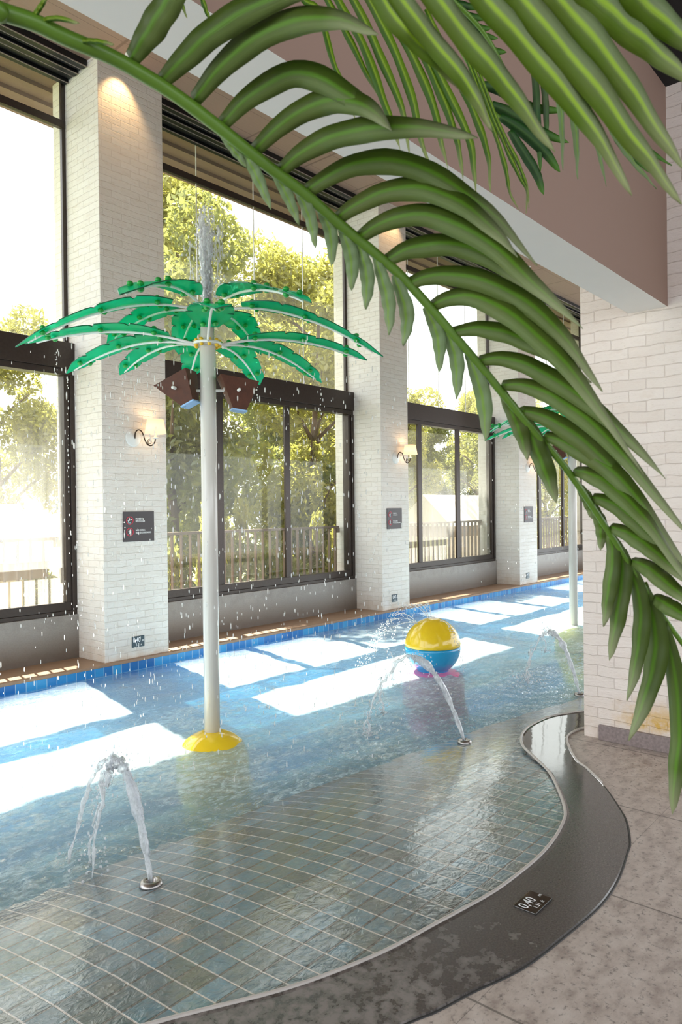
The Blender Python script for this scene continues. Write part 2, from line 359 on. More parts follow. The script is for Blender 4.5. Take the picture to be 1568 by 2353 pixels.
M['sign_navy'] = plain('navy_marker_plate', (0.018, 0.045, 0.065), 0.35)
M['sign_gloss'] = plain('glossy_black_plaque', (0.010, 0.007, 0.005), 0.06, Specular_IOR_Level=1.0)
M['sign_white'] = plain('white_lettering', (0.85, 0.86, 0.88), 0.5, var=0.02)
M['sign_red'] = plain('red_prohibition_paint', (0.60, 0.02, 0.06), 0.45)
M['sign_cyan'] = plain('pale_blue_paint', (0.35, 0.68, 0.78), 0.5)
M['granite'] = plain('speckled_base_granite', (0.23, 0.185, 0.18), 0.42, var=0.6, scale=60)
M['rail'] = plain('brown_railing_paint', (0.20, 0.135, 0.10), 0.45, 0.2, var=0.2)
M['grout'] = plain('pale_grout_bead', (0.55, 0.51, 0.48), 0.4, var=0.15)
M['bark'] = plain('brown_tree_bark', (0.13, 0.085, 0.055), 0.9, var=0.4, bump=0.5, bscale=14)
M['ground'] = plain('outdoor_grass_ground', (0.22, 0.24, 0.08), 0.9, var=0.4, scale=3)
M['house_white'] = plain('white_outbuilding_wall', (0.85, 0.83, 0.80), 0.8, var=0.03)
M['house_roof'] = plain('pale_roof', (0.60, 0.55, 0.50), 0.8, var=0.08)
M['fascia'] = plain('brown_fascia', (0.20, 0.14, 0.09), 0.7)
M['eave'] = plain('brown_eave_boards', (0.22, 0.145, 0.115), 0.7, var=0.15)
def mat_leaf(name, c1, c2, trans):
    m, nt, out = new_mat(name); g = G(nt)
    oi = g.n('NewGeometry').outputs['Random Per Island']
    c = g.mix(oi, c1, c2)
    d = g.n('BsdfDiffuse'); g.put(d.inputs[0], c); t = g.n('BsdfTranslucent'); g.put(t.inputs[0], g.mix(0.35, c, (0.70, 0.69, 0.17)))
    gl = g.n('BsdfGlossy'); gl.inputs['Roughness'].default_value = 0.35
    finish(nt, out, g.shmix(0.06, g.shmix(trans, d.outputs[0], t.outputs[0]), gl.outputs[0])); return m
M['tree_a'] = mat_leaf('sunlit_yellow_green_leaves', (0.20, 0.20, 0.03), (0.40, 0.36, 0.06), 0.55)
M['tree_b'] = mat_leaf('green_leaves', (0.085, 0.115, 0.025), (0.22, 0.225, 0.05), 0.5)
M['tree_c'] = mat_leaf('golden_leaves', (0.28, 0.25, 0.035), (0.46, 0.38, 0.07), 0.55)
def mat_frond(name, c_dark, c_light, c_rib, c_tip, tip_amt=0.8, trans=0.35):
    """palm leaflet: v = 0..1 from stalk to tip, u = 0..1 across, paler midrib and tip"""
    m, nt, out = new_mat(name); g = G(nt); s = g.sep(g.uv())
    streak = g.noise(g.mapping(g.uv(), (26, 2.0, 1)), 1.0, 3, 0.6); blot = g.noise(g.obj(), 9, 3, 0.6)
    c = g.mix(g.fit(s[0], 0.30, 0.62), c_dark, c_light)  # blade halves coloured differently to imitate shading across the fold
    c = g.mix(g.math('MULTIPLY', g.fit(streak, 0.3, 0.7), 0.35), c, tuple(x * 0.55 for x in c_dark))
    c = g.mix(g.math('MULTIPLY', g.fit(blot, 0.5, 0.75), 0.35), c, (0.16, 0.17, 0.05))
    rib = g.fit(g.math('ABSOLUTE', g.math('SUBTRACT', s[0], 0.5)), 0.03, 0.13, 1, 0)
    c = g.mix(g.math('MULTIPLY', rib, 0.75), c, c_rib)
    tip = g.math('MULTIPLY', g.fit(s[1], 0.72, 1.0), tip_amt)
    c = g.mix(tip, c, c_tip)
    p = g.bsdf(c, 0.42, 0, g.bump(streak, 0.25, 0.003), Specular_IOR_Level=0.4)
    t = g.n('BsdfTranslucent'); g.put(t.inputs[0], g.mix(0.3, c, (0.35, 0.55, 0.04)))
    finish(nt, out, g.shmix(trans, p, t.outputs[0])); return m
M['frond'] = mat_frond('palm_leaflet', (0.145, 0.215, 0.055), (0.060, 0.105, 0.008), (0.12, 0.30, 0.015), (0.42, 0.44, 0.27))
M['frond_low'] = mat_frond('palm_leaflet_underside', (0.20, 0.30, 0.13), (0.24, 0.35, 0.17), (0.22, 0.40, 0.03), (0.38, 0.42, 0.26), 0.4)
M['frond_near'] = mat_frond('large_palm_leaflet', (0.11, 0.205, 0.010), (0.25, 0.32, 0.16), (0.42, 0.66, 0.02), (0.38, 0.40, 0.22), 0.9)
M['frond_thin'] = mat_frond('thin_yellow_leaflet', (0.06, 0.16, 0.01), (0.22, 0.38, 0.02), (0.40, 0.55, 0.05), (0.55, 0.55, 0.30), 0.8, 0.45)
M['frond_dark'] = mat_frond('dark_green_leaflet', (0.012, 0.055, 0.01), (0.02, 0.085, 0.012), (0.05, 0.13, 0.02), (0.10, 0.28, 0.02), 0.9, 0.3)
M['rachis'] = plain('green_palm_stalk', (0.085, 0.18, 0.014), 0.4, var=0.25, scale=8)
M['trunk'] = plain('palm_trunk_fibre', (0.18, 0.12, 0.07), 0.9, var=0.4, bump=0.5, bscale=30)

# ------------------------------------------------------------------ mesh helpers
class MB:
    """collects geometry; build() links it as ONE mesh object. Vertices are in world coordinates."""
    def __init__(s): s.v = []; s.f = []; s.mi = []; s.uvs = []
    def add(s, verts, faces, mi=0, uvs=None):
        o = len(s.v); s.v += [tuple(p) for p in verts]
        for k, fc in enumerate(faces):
            s.f.append(tuple(i + o for i in fc)); s.mi.append(mi); s.uvs.append(uvs[k] if uvs else None)
        return s
    def box(s, x0, x1, y0, y1, z0, z1, mi=0, mat=None):
        p = [Vector((x, y, z)) for z in (z0, z1) for y in (y0, y1) for x in (x0, x1)]
        if mat is not None: p = [mat @ q for q in p]
        return s.add(p, [(0, 2, 3, 1), (4, 5, 7, 6), (0, 1, 5, 4), (2, 6, 7, 3), (0, 4, 6, 2), (1, 3, 7, 5)], mi)
    def tube(s, pts, rad, n=10, caps=True, mi=0):
        pts = [Vector(p) for p in pts]; m = len(pts)
        if not hasattr(rad, '__len__'): rad = [rad] * m
        t = [(pts[min(i + 1, m - 1)] - pts[max(i - 1, 0)]).normalized() for i in range(m)]
        a = t[0].orthogonal().normalized(); vs, fs = [], []
        for i in range(m):
            a = (a - t[i] * a.dot(t[i]))
            a = a.normalized() if a.length > 1e-6 else t[i].orthogonal().normalized()
            b = t[i].cross(a)
            for k in range(n):
                an = 2 * math.pi * k / n; vs.append(pts[i] + (a * math.cos(an) + b * math.sin(an)) * rad[i])
        for i in range(m - 1):
            for k in range(n):
                k2 = (k + 1) % n; fs.append((i * n + k, i * n + k2, (i + 1) * n + k2, (i + 1) * n + k))
        if caps: fs.append(tuple(range(n - 1, -1, -1))); fs.append(tuple((m - 1) * n + k for k in range(n)))
        return s.add(vs, fs, mi)
    def lathe(s, prof, n=32, c=(0, 0, 0), mat=None, mi=0, closed=False):
        c = Vector(c); vs, fs = [], []
        for r, z in prof:
            for k in range(n):
                an = 2 * math.pi * k / n; q = Vector((r * math.cos(an), r * math.sin(an), z))
                vs.append((mat @ q if mat is not None else q) + c)
        m = len(prof)
        for i in range(m - 1 if not closed else m):
            i2 = (i + 1) % m
            for k in range(n):
                k2 = (k + 1) % n; fs.append((i * n + k, i * n + k2, i2 * n + k2, i2 * n + k))
        if not closed:
            if prof[0][0] > 1e-5: fs.append(tuple(range(n - 1, -1, -1)))
            if prof[-1][0] > 1e-5: fs.append(tuple((m - 1) * n + k for k in range(n)))
        return s.add(vs, fs, mi)
    def ball(s, c, r, n=8, sc=(1, 1, 1), mi=0):
        c = Vector(c); vs = [c + Vector((0, 0, -r * sc[2]))]; fs = []
        m = max(3, n // 2)
        for i in range(1, m):
            th = math.pi * i / m
            for k in range(n):
                an = 2 * math.pi * k / n
                vs.append(c + Vector((r * sc[0] * math.sin(th) * math.cos(an), r * sc[1] * math.sin(th) * math.sin(an), -r * sc[2] * math.cos(th))))
        vs.append(c + Vector((0, 0, r * sc[2])))
        L = len(vs) - 1
        for k in range(n):
            fs.append((0, 1 + (k + 1) % n, 1 + k)); fs.append((L, L - n + k, L - n + (k + 1) % n))
        for i in range(m - 2):
            for k in range(n):
                a = 1 + i * n + k; b = 1 + i * n + (k + 1) % n; fs.append((a, b, b + n, a + n))
        return s.add(vs, fs, mi)
    def prism(s, poly, off, mi=0):
        """extrude a closed 3-D outline by the vector off"""
        n = len(poly); off = Vector(off); a = [Vector(p) for p in poly]; b = [p + off for p in a]
        return s.add(a + b, [tuple(range(n - 1, -1, -1)), tuple(range(n, 2 * n))] + [(i, (i + 1) % n, n + (i + 1) % n, n + i) for i in range(n)], mi)
    def build(s, name, mats, parent=None, smooth=False, bevel=0.0, base=None):
        me = bpy.data.meshes.new(name)
        org = Vector((0, 0, 0)); q = parent
        while q is not None: org += q.location; q = q.parent
        if base is not None: org = org + Vector(base)
        me.from_pydata([Vector(p) - org for p in s.v], [], s.f); me.update()
        ul = me.uv_layers.new(name='UVMap'); co = s.v
        for pi, pl in enumerate(me.polygons):
            pl.material_index = s.mi[pi]; pl.use_smooth = smooth
            gv = s.uvs[pi]; nx, ny, nz = (abs(c) for c in pl.normal)
            for k, li in enumerate(pl.loop_indices):
                if gv: ul.data[li].uv = gv[k]; continue
                x, y, z = co[me.loops[li].vertex_index]
                ul.data[li].uv = (x, y) if nz >= nx and nz >= ny else ((y, z) if nx > ny else (x, z))
        for mt in (mats if isinstance(mats, (list, tuple)) else [mats]): me.materials.append(M[mt])
        o = bpy.data.objects.new(name, me); COL.objects.link(o)
        if base is not None: o.location = base
        if parent is not None: o.parent = parent
        if bevel:
            b = o.modifiers.new('bevel', 'BEVEL'); b.width = bevel; b.segments = 2; b.limit_method = 'ANGLE'
        return o
def tag(o, label, cat=None, group=None, kind=None):
    if label: o['label'] = label
    if cat: o['category'] = cat
    if group: o['group'] = group
    if kind: o['kind'] = kind
    return o
def thing(name, loc, label, cat, group=None, kind=None):
    e = bpy.data.objects.new(name, None); e.empty_display_size = 0.1; COL.objects.link(e); e.location = loc
    return tag(e, label, cat, group, kind)
def copy_tree(o, parent=None):
    c = o.copy(); COL.objects.link(c)
    if parent is not None: c.parent = parent
    for ch in list(o.children): copy_tree(ch, c)
    return c
def catmull(P, n):
    P = [Vector(p) for p in P]; P = [P[0] * 2 - P[1]] + P + [P[-1] * 2 - P[-2]]
    m = len(P) - 3; out = []
    for i in range(n):
        t = i / (n - 1) * m; k = min(int(t), m - 1); t -= k
        a, b, c, d = P[k:k + 4]
        out.append(0.5 * ((2 * b) + (c - a) * t + (2 * a - 5 * b + 4 * c - d) * t * t + (3 * b - a - 3 * c + d) * t ** 3))
    return out
def text_into(mb, txt, size, org, right, up, out, depth=0.002, mi=0, align='LEFT', bold=0.0, xs=1.0):
    """lettering as raised mesh standing on a plate"""
    cu = bpy.data.curves.new('txt', 'FONT'); cu.body = txt; cu.size = size; cu.align_x = align; cu.extrude = 0.0; cu.offset = bold; cu.resolution_u = 3
    o = bpy.data.objects.new('txt', cu); COL.objects.link(o)
    dg = bpy.context.evaluated_depsgraph_get(); dg.update()
    me = bpy.data.meshes.new_from_object(o.evaluated_get(dg))
    org, right, up, out = Vector(org), Vector(right), Vector(up), Vector(out)
    vs = [org + right * v.co.x * xs + up * v.co.y + out * depth for v in me.vertices]
    mb.add(vs, [tuple(p.vertices) for p in me.polygons], mi)
    bpy.data.objects.remove(o); bpy.data.curves.remove(cu); bpy.data.meshes.remove(me)

# ------------------------------------------------------------------ pool, curb and deck outlines
IN = [(-7, 3.35), (-3, 3.15), (-1, 2.90), (0.2, 2.52), (0.9, 2.20), (1.405, 1.950), (1.717, 1.781), (1.939, 1.693), (2.154, 1.631), (2.386, 1.592), (2.524, 1.568), (2.750, 1.533), (2.988, 1.522), (3.198, 1.526), (3.409, 1.552), (3.598, 1.595), (3.731, 1.643), (3.937, 1.764), (4.215, 1.957), (4.408, 2.151), (4.560, 2.304), (4.721, 2.401), (4.871, 2.453), (5.051, 2.480), (5.321, 2.466), (5.515, 2.392), (5.70, 2.29), (6.0, 2.12), (6.5, 1.98), (8, 1.9), (26, 1.85)]
OUT = [(-7, 2.95), (-3, 2.75), (-1, 2.48), (0.1, 2.13), (0.8, 1.82), (1.35, 1.570), (1.882, 1.376), (1.992, 1.333), (2.153, 1.290), (2.379, 1.219), (2.667, 1.183), (2.963, 1.163), (3.219, 1.184), (3.489, 1.239), (3.610, 1.269), (3.824, 1.359), (3.966, 1.444), (4.218, 1.622), (4.428, 1.812), (4.536, 1.927), (4.787, 2.094), (4.963, 2.177), (5.120, 2.189), (5.230, 2.170), (5.40, 2.09), (5.62, 1.92), (5.9, 1.78), (6.5, 1.64), (8, 1.55), (26, 1.50)]
def dense(P, step=0.03):
    out = []
    C = catmull([(x, y, 0) for x, y in P], (len(P) - 1) * 10 + 1)
    for p in C: out.append((p.x, p.y))
    return out
IN_D, OUT_D = dense(IN), dense(OUT)
def interp(P, x):
    xs = [p[0] for p in P]; ys = [p[1] for p in P]
    return float(np.interp(x, xs, ys))
WATER_Z = -0.115
WALL_Y = 7.04
def shore(x): return float(np.interp(x, [-7, 3, 4, 4.8, 5.6, 6.4, 8, 26], [3.55, 3.15, 3.02, 2.94, 2.84, 2.68, 2.5, 2.4]))
def floor_z(x, y):
    d = y - shore(x)
    return \
        float(np.interp(d, [-1.6, -0.9, -0.62, -0.35, -0.15, 0, 0.3, 0.6, 1.9, 9], [0.006, 0.0, -0.020, -0.050, -0.080, -0.108, -0.155, -0.21, -0.50, -0.52]))

# pool floor with the sloping slate beach
mb = MB(); xs = list(np.arange(-7, 0, 0.35)) + list(np.arange(0, 7, 0.05)) + list(np.arange(7, 26.01, 0.4)); rows = 90
vs, fs = [], []
for x in xs:
    y0 = interp(IN_D, x)
    for j in range(rows + 1):
        y = y0 + (WALL_Y - y0) * (j / rows); vs.append((x, y, min(floor_z(x, y), 0.006)))
for i in range(len(xs) - 1):
    for j in range(rows): a = i * (rows + 1) + j; fs.append((a, a + rows + 1, a + rows + 2, a + 1))
# tile grid runs a touch skew to the wall: rotate the tile coordinates by 1.2 degrees
cr, sr = math.cos(R(-0.6)), math.sin(R(-0.6))
uvs = [[((vs[i][0] - 1.86) * cr - (vs[i][1] - 2.23) * sr + 0.055 * (vs[i][1] - 2.23) + 0.0037, (vs[i][0] - 1.86) * sr + (vs[i][1] - 2.23) * cr) for i in fc] for fc in fs]
mb.add(vs, fs, 0, uvs)
tag(mb.build('floor_pool', 'pool_floor', smooth=True), 'grey-green slate tiled pool beach sloping down to a blue tiled floor', 'pool floor', kind='structure')

# curb: dark granite band
mb = MB(); n = 420
def resample(P, n):
    P = [Vector((x, y, 0)) for x, y in P]; L = [0]
    for a, b in zip(P, P[1:]): L.append(L[-1] + (b - a).length)
    return P, L
# pair the two edges by nearest parameter so that the band keeps its width
KI = [-7, -1, 0.9, 1.717, 2.386, 2.988, 3.598, 3.937, 4.215, 4.408, 4.560, 4.721, 4.95, 5.321, 5.70, 6.5, 26]
KO = [-7, -1.1, 0.8, 1.55, 2.25, 2.963, 3.75, 4.10, 4.35, 4.50, 4.66, 4.87, 5.05, 5.190, 5.45, 6.4, 26]
prm = [i / (len(KI) - 1) for i in range(len(KI))]; vs, fs = [], []
for i in range(n + 1):
    t = i / n; xi = float(np.interp(t, prm, KI)); xo = float(np.interp(t, prm, KO))
    a = Vector((xi, interp(IN_D, xi), 0)); b = Vector((xo, interp(OUT_D, xo), 0))
    for q, z in ((0, -0.10), (0, 0.010), (0.012, 0.015), (0.05, 0.012), (0.985, 0.006), (1, 0.001), (1, -0.05)):
        p = a.lerp(b, q); vs.append((p.x, p.y, z))
for i in range(n):
    for k in range(6): q = i * 7 + k; fs.append((q, q + 1, q + 8, q + 7))
mb.add(vs, fs)
curb = tag(mb.build('pool_curb', 'curb', smooth=False), 'dark granite curb band winding between the tiled pool beach and the stone deck', 'curb', kind='structure')
mb = MB(); mb.tube([(x, y + 0.006, 0.014) for x, y in IN_D if 0 < x < 7], 0.009, 6); tag(mb.build('grout_bead', 'grout', curb, smooth=True), 'pale bead along the curb edge')
mb = MB(); mb.tube([(x, y - 0.005, 0.010) for x, y in OUT_D if 4.25 < x < 5.6], 0.008, 6); mb.build('grout_bead', 'grout', curb, smooth=True)
mb = MB(); mb.tube([(x, y - 0.004, -0.001) for x, y in OUT_D if 0 < x < 4.25], 0.005, 6); tag(mb.build('joint', 'dark_hole', curb, smooth=True), 'dark joint between curb and deck')

# deck
mb = MB(); vs, fs = [], []
for x, y in OUT_D: vs += [(x, y - 0.004, 0.0), (x, y - 0.7, 0.0), (x, -6.0, 0.0)]
for i in range(len(OUT_D) - 1):
    for k in range(2): q = i * 3 + k; fs.append((q, q + 1, q + 4, q + 3))
mb.add(vs, fs)
tag(mb.build('floor', 'deck'), 'mottled beige stone slab deck beside the pool', 'floor', kind='structure')

# far pool wall, coping and sill wall
PX = [(-0.55, 0.25), (4.305, 5.135), (9.235, 9.975), (13.93, 14.74), (18.85, 19.65), (23.7, 24.5)]
mb = MB(); mb.box(-7, 26, WALL_Y, WALL_Y + 0.10, -0.56, -0.030); tag(mb.build('wall_pool_edge', 'blue_tile'), 'single row of blue tiles along the far pool edge', 'pool wall', kind='structure')
mb = MB(); mb.box(-7, 26, WALL_Y - 0.012, 7.70, -0.030, 0.0); tag(mb.build('trim_coping', 'coping', bevel=0.004), 'brown stone coping ledge under the windows', 'coping', kind='structure')
mb = MB(); mb.box(-7, 26, 7.78, 8.25, -1.6, 0.485); tag(mb.build('wall_outer_ledge', 'coping'), 'outer ledge carrying the balcony railings', 'ledge', kind='structure')

# ------------------------------------------------------------------ window wall: pillars and bays
CEIL = 6.57
PN = ['window pillar at the left end beyond the frame', 'brick pillar left of the fountain pole, nearest window pillar', 'second brick window pillar, right of the tall tree view', 'third brick window pillar, beside the far fountain', 'fourth brick window pillar, almost hidden by the deck pillar', 'last brick window pillar at the far end']
for i, (a, b) in enumerate(PX):
    mb = MB(); mb.box(a, b, 7.09, 8.05, -0.03, CEIL + 0.02)
    tag(mb.build('pillar', 'brick', bevel=0.006), PN[i], 'pillar', kind='structure')
def window(i, x0, x1, mull, seams, glass):
    """one bay: sill wall, sliding panes in dark frames, transom beam and frameless glass above"""
    t = thing('window_%d' % i, (x0, 7.7, 0.49), None, None, kind='structure')
    tag(t, ['left', 'second', 'third', 'fourth', 'fifth'][i - 1] + ' window bay with dark framed sliding panes under tall clear glass', 'window')
    mb = MB(); mb.box(x0, x1, 7.62, 7.95, -0.02, 0.49); tag(mb.build('sill', 'sill', t, bevel=0.006), 'grey stone sill wall')
    mb = MB(); mb.box(x0, x1, 7.63, 7.85, 3.24, 3.535); mb.box(x0, x1, 7.655, 7.80, 3.17, 3.24); mb.build('transom', 'frame', t, bevel=0.004)
    mb = MB(); mb.box(x0, x1, 7.65, 7.80, 0.49, 0.535); mb.box(x0, x1, 7.665, 7.765, 0.535, 0.63); mb.build('bottom_rail', 'frame', t, bevel=0.003)
    for xa in (x0, x1 - 0.12):
        mb = MB(); mb.box(xa, xa + 0.12, 7.665, 7.79, 0.63, 3.17); mb.box(xa + (0.065 if xa > x0 else -0.0), xa + (0.12 if xa > x0 else 0.055), 7.645, 7.665, 0.535, 3.17); mb.build('jamb', 'frame', t, bevel=0.003)
    edges = [x0 + 0.12] + [m for p in mull for m in p] + [x1 - 0.12]
    for a, b in mull:
        mb = MB(); c = (a + b) / 2; mb.box(a, c - 0.006, 7.665, 7.70, 0.63, 3.17); mb.box(c - 0.006, c + 0.006, 7.68, 7.76, 0.63, 3.17); mb.box(c + 0.006, b, 7.70, 7.745, 0.63, 3.17); mb.build('mullion', 'frame', t, bevel=0.002)
    for k in range(0, len(edges), 2):
        mb = MB(); mb.box(edges[k] - 0.01, edges[k + 1] + 0.01, 7.715, 7.717, 0.62, 3.18); mb.build('pane', glass, t)
    # upper frameless glass: thin jambs, head bar, then glass to the ceiling
    mb = MB(); mb.box(x0, x1, 7.765, 7.825, 5.99, 6.075); mb.build('head_bar', 'frame', t, bevel=0.003)
    for xa in (x0, x1 - 0.045):
        mb = MB(); mb.box(xa, xa + 0.045, 7.77, 7.815, 3.535, CEIL); mb.build('upper_jamb', 'frame', t)
    se = [x0 + 0.045] + seams + [x1 - 0.045]
    for a, b in zip(se, se[1:]):
        mb = MB(); mb.box(a + 0.004, b - 0.004, 7.79, 7.792, 3.53, CEIL); mb.build('upper_pane', 'glass_up', t)
    for sx in seams:
        mb = MB(); mb.box(sx - 0.005, sx + 0.005, 7.784, 7.797, 3.535, CEIL); tag(mb.build('glass_seam', 'sign_white', t), 'pale silicone seam')
    # retracted blind tracks under the ceiling
    bt = thing('blind_cassette', (x0, 7.5, CEIL), 'black retracted blind tracks under the ceiling above the %s window bay' % ['left', 'second', 'third', 'fourth', 'fifth'][i - 1], 'blind', 'black blind tracks')
    for k, (ya, yb, za) in enumerate(((7.28, 7.36, CEIL - 0.075), (7.385, 7.44, CEIL - 0.06), (7.46, 7.54, CEIL - 0.085), (7.565, 7.66, CEIL - 0.07), (7.675, 7.75, CEIL - 0.10))):
        mb = MB(); mb.box(x0 + 0.01, x1 - 0.01, ya, yb, za, CEIL); mb.box(x0 + 0.01, x1 - 0.01, ya - 0.006, ya + 0.006, za - 0.008, za + 0.004, 1)
        mb.build('track', ['track', 'track_edge'], bt, bevel=0.004)
    # balcony railing outside, standing on the ledge
    rl = thing('balcony_railing', ((x0 + x1) / 2, 7.97, 0.485), 'brown balcony railing with upright bars outside the %s window bay' % ['left', 'second', 'third', 'fourth', 'fifth'][i - 1], 'railing', 'balcony railings outside the windows')
    mb = MB(); mb.box(x0 + 0.01, x1 - 0.05, 7.945, 8.0, 1.315, 1.352); mb.build('top_rail', 'rail', rl, bevel=0.003)
    mb = MB(); mb.box(x1 - 0.10, x1 - 0.03, 7.95, 7.99, 1.24, 1.315); mb.build('bracket', 'rail', rl)
    nb = int((x1 - x0) / 0.1485); proto = None
    for k in range(nb):
        x = x0 + 0.115 + k * 0.1485
        if x > x1 - 0.08: break
        if proto is None:
            mb = MB(); mb.box(x - 0.008, x + 0.008, 7.95, 7.995, 0.485, 1.316); proto = mb.build('baluster', 'rail', rl); px0 = x
        else:
            c = proto.copy(); c.location = (x - px0, 0, 0); COL.objects.link(c); c.parent = rl
    return t
window(1, 0.25, 4.305, [(1.75, 1.90), (2.85, 3.0)], [1.3, 2.3, 3.3], 'glass_1')
window(2, 5.135, 9.235, [(6.365, 6.51), (7.66, 7.80)], [6.173, 7.198, 8.210], 'glass_2')
window(3, 9.975, 13.93, [(11.10, 11.27), (12.42, 12.61)], [11.0, 12.0, 13.0], 'glass_3')
window(4, 14.74, 18.85, [(16.05, 16.25), (17.4, 17.55)], [15.8, 16.8, 17.8], 'glass_2')
window(5, 19.65, 23.7, [(21.0, 21.2), (22.4, 22.55)], [20.7, 21.7, 22.7], 'glass_2')

# ceiling over the pool, eave outside, bulkhead beam and the low near ceiling
mb = MB(); mb.box(-7, 26, 1.76, 7.83, CEIL, CEIL + 0.15); tag(mb.build('ceiling', 'ceiling'), 'brown wood panel ceiling high above the pool', 'ceiling', kind='structure')
mb = MB(); mb.box(-7, 26, 7.83, 8.95, CEIL + 0.02, CEIL + 0.15)
for y in (8.12, 8.42, 8.72): mb.box(-7, 26, y, y + 0.10, CEIL - 0.03, CEIL + 0.02)
tag(mb.build('ceiling_eave', 'eave'), 'boarded roof eave outside above the windows', 'eave', kind='structure')
mb = MB(); mb.box(-7, 5.083, 1.505, 1.76, 2.955, CEIL + 0.15)
for k, fc in enumerate(mb.f):
    zs = [mb.v[q][2] for q in fc]
    mb.mi[k] = 0 if max(zs) < 3.0 else 1
tag(mb.build('beam', ['plaster_white', 'plaster_brown']), 'deep bulkhead beam with white underside and brown side', 'beam', kind='structure')
mb = MB(); mb.box(-7, 12, -6, 1.505, 4.40, 4.5); tag(mb.build('ceiling_near', 'near_black'), 'black ceiling over the deck side', 'ceiling', kind='structure')
mb = MB(); mb.box(-7, 12, -6.15, -6.0, -0.1, 1.9); tag(mb.build('wall_fill_blocker', 'plaster_brown'), 'unseen low wall added behind the viewer to limit fill light', 'wall', kind='structure')  # added out of view, its height set to control the fill light
mb = MB(); mb.box(5.083, 5.52, 0.55, 2.10, -0.01, CEIL); tag(mb.build('pillar', 'brick_stain', bevel=0.006), 'brick deck pillar at right with a yellow stain above its granite base', 'pillar', kind='structure')
mb = MB(); mb.box(5.055, 5.083, 0.55, 1.985, 0.0, 0.105); tag(mb.build('baseboard_pillar', 'granite', bevel=0.003), 'speckled granite baseboard at the foot of the deck pillar', 'baseboard', kind='structure')
mb = MB(); mb.box(5.52, 26, 1.52, 1.76, 2.955, CEIL + 0.15); tag(mb.build('beam', 'plaster_brown'), 'bulkhead beam carried on beyond the deck pillar', 'beam', kind='structure')

# ------------------------------------------------------------------ water surface
def wave(x, y):
    h = 0.0
    for (kx, ky, a, ph) in WV: h += a * math.sin(kx * x + ky * y + ph)
    return h
WV = []
for k in range(16):
    an = RNG.uniform(0, 2 * math.pi); lam = RNG.uniform(0.12, 0.8); WV.append((2 * math.pi / lam * math.cos(an), 2 * math.pi / lam * math.sin(an), 0.0013 * lam ** 0.7 * 2.2, RNG.uniform(0, 6.28)))
def water_mesh():
    xs = np.concatenate([np.arange(-7, 0.5, 0.25), np.arange(0.5, 9, 0.035), np.arange(9, 26.01, 0.12)]); ys = np.concatenate([np.arange(2.2, 7.02, 0.035), [WALL_Y - 0.006]])
    X, Y = np.meshgrid(xs, ys, indexing='ij'); H = np.zeros_like(X)
    for kx, ky, a, ph in WV: H += a * np.sin(kx * X + ky * Y + ph)
    for (cx, cy, A) in ((1.9, 3.2, 0.012), (3.54, 4.35, 0.010), (4.4, 3.5, 0.012), (6.55, 4.36, 0.008), (6.8, 3.4, 0.012)):
        d = np.hypot(X - cx, Y - cy); H += A * np.exp(-(d / 0.7) ** 2) * np.sin(d * 42 + RNG.uniform(0, 6)) * (0.6 + 0.5 * np.sin(X * 31 + Y * 17))
    S = np.interp(X, [-7, 3, 4, 4.8, 5.6, 6.4, 8, 26], [3.55, 3.15, 3.02, 2.94, 2.84, 2.68, 2.5, 2.4])
    H *= np.clip((Y - S) / 0.35 + 0.35, 0.25, 1)
    Z = WATER_Z + H
    V = np.stack([X, Y, Z], -1).reshape(-1, 3); ny = len(ys); I = np.arange((len(xs) - 1) * (ny - 1)); i, j = I // (ny - 1), I % (ny - 1); a = i * ny + j
    keep = (Y[:-1, :-1] > S[:-1, :-1] - 0.25).reshape(-1)
    F = np.stack([a, a + ny, a + ny + 1, a + 1], -1)[keep]
    me = bpy.data.meshes.new('pool_water'); me.from_pydata(V.tolist(), [], F.tolist()); me.update()
    me.polygons.foreach_set('use_smooth', [True] * len(me.polygons)); me.materials.append(M['water'])
    o = bpy.data.objects.new('pool_water', me); COL.objects.link(o)
    tag(o, 'rippled clear pool water lapping onto the tiled beach', 'water', kind='stuff')
water_mesh()
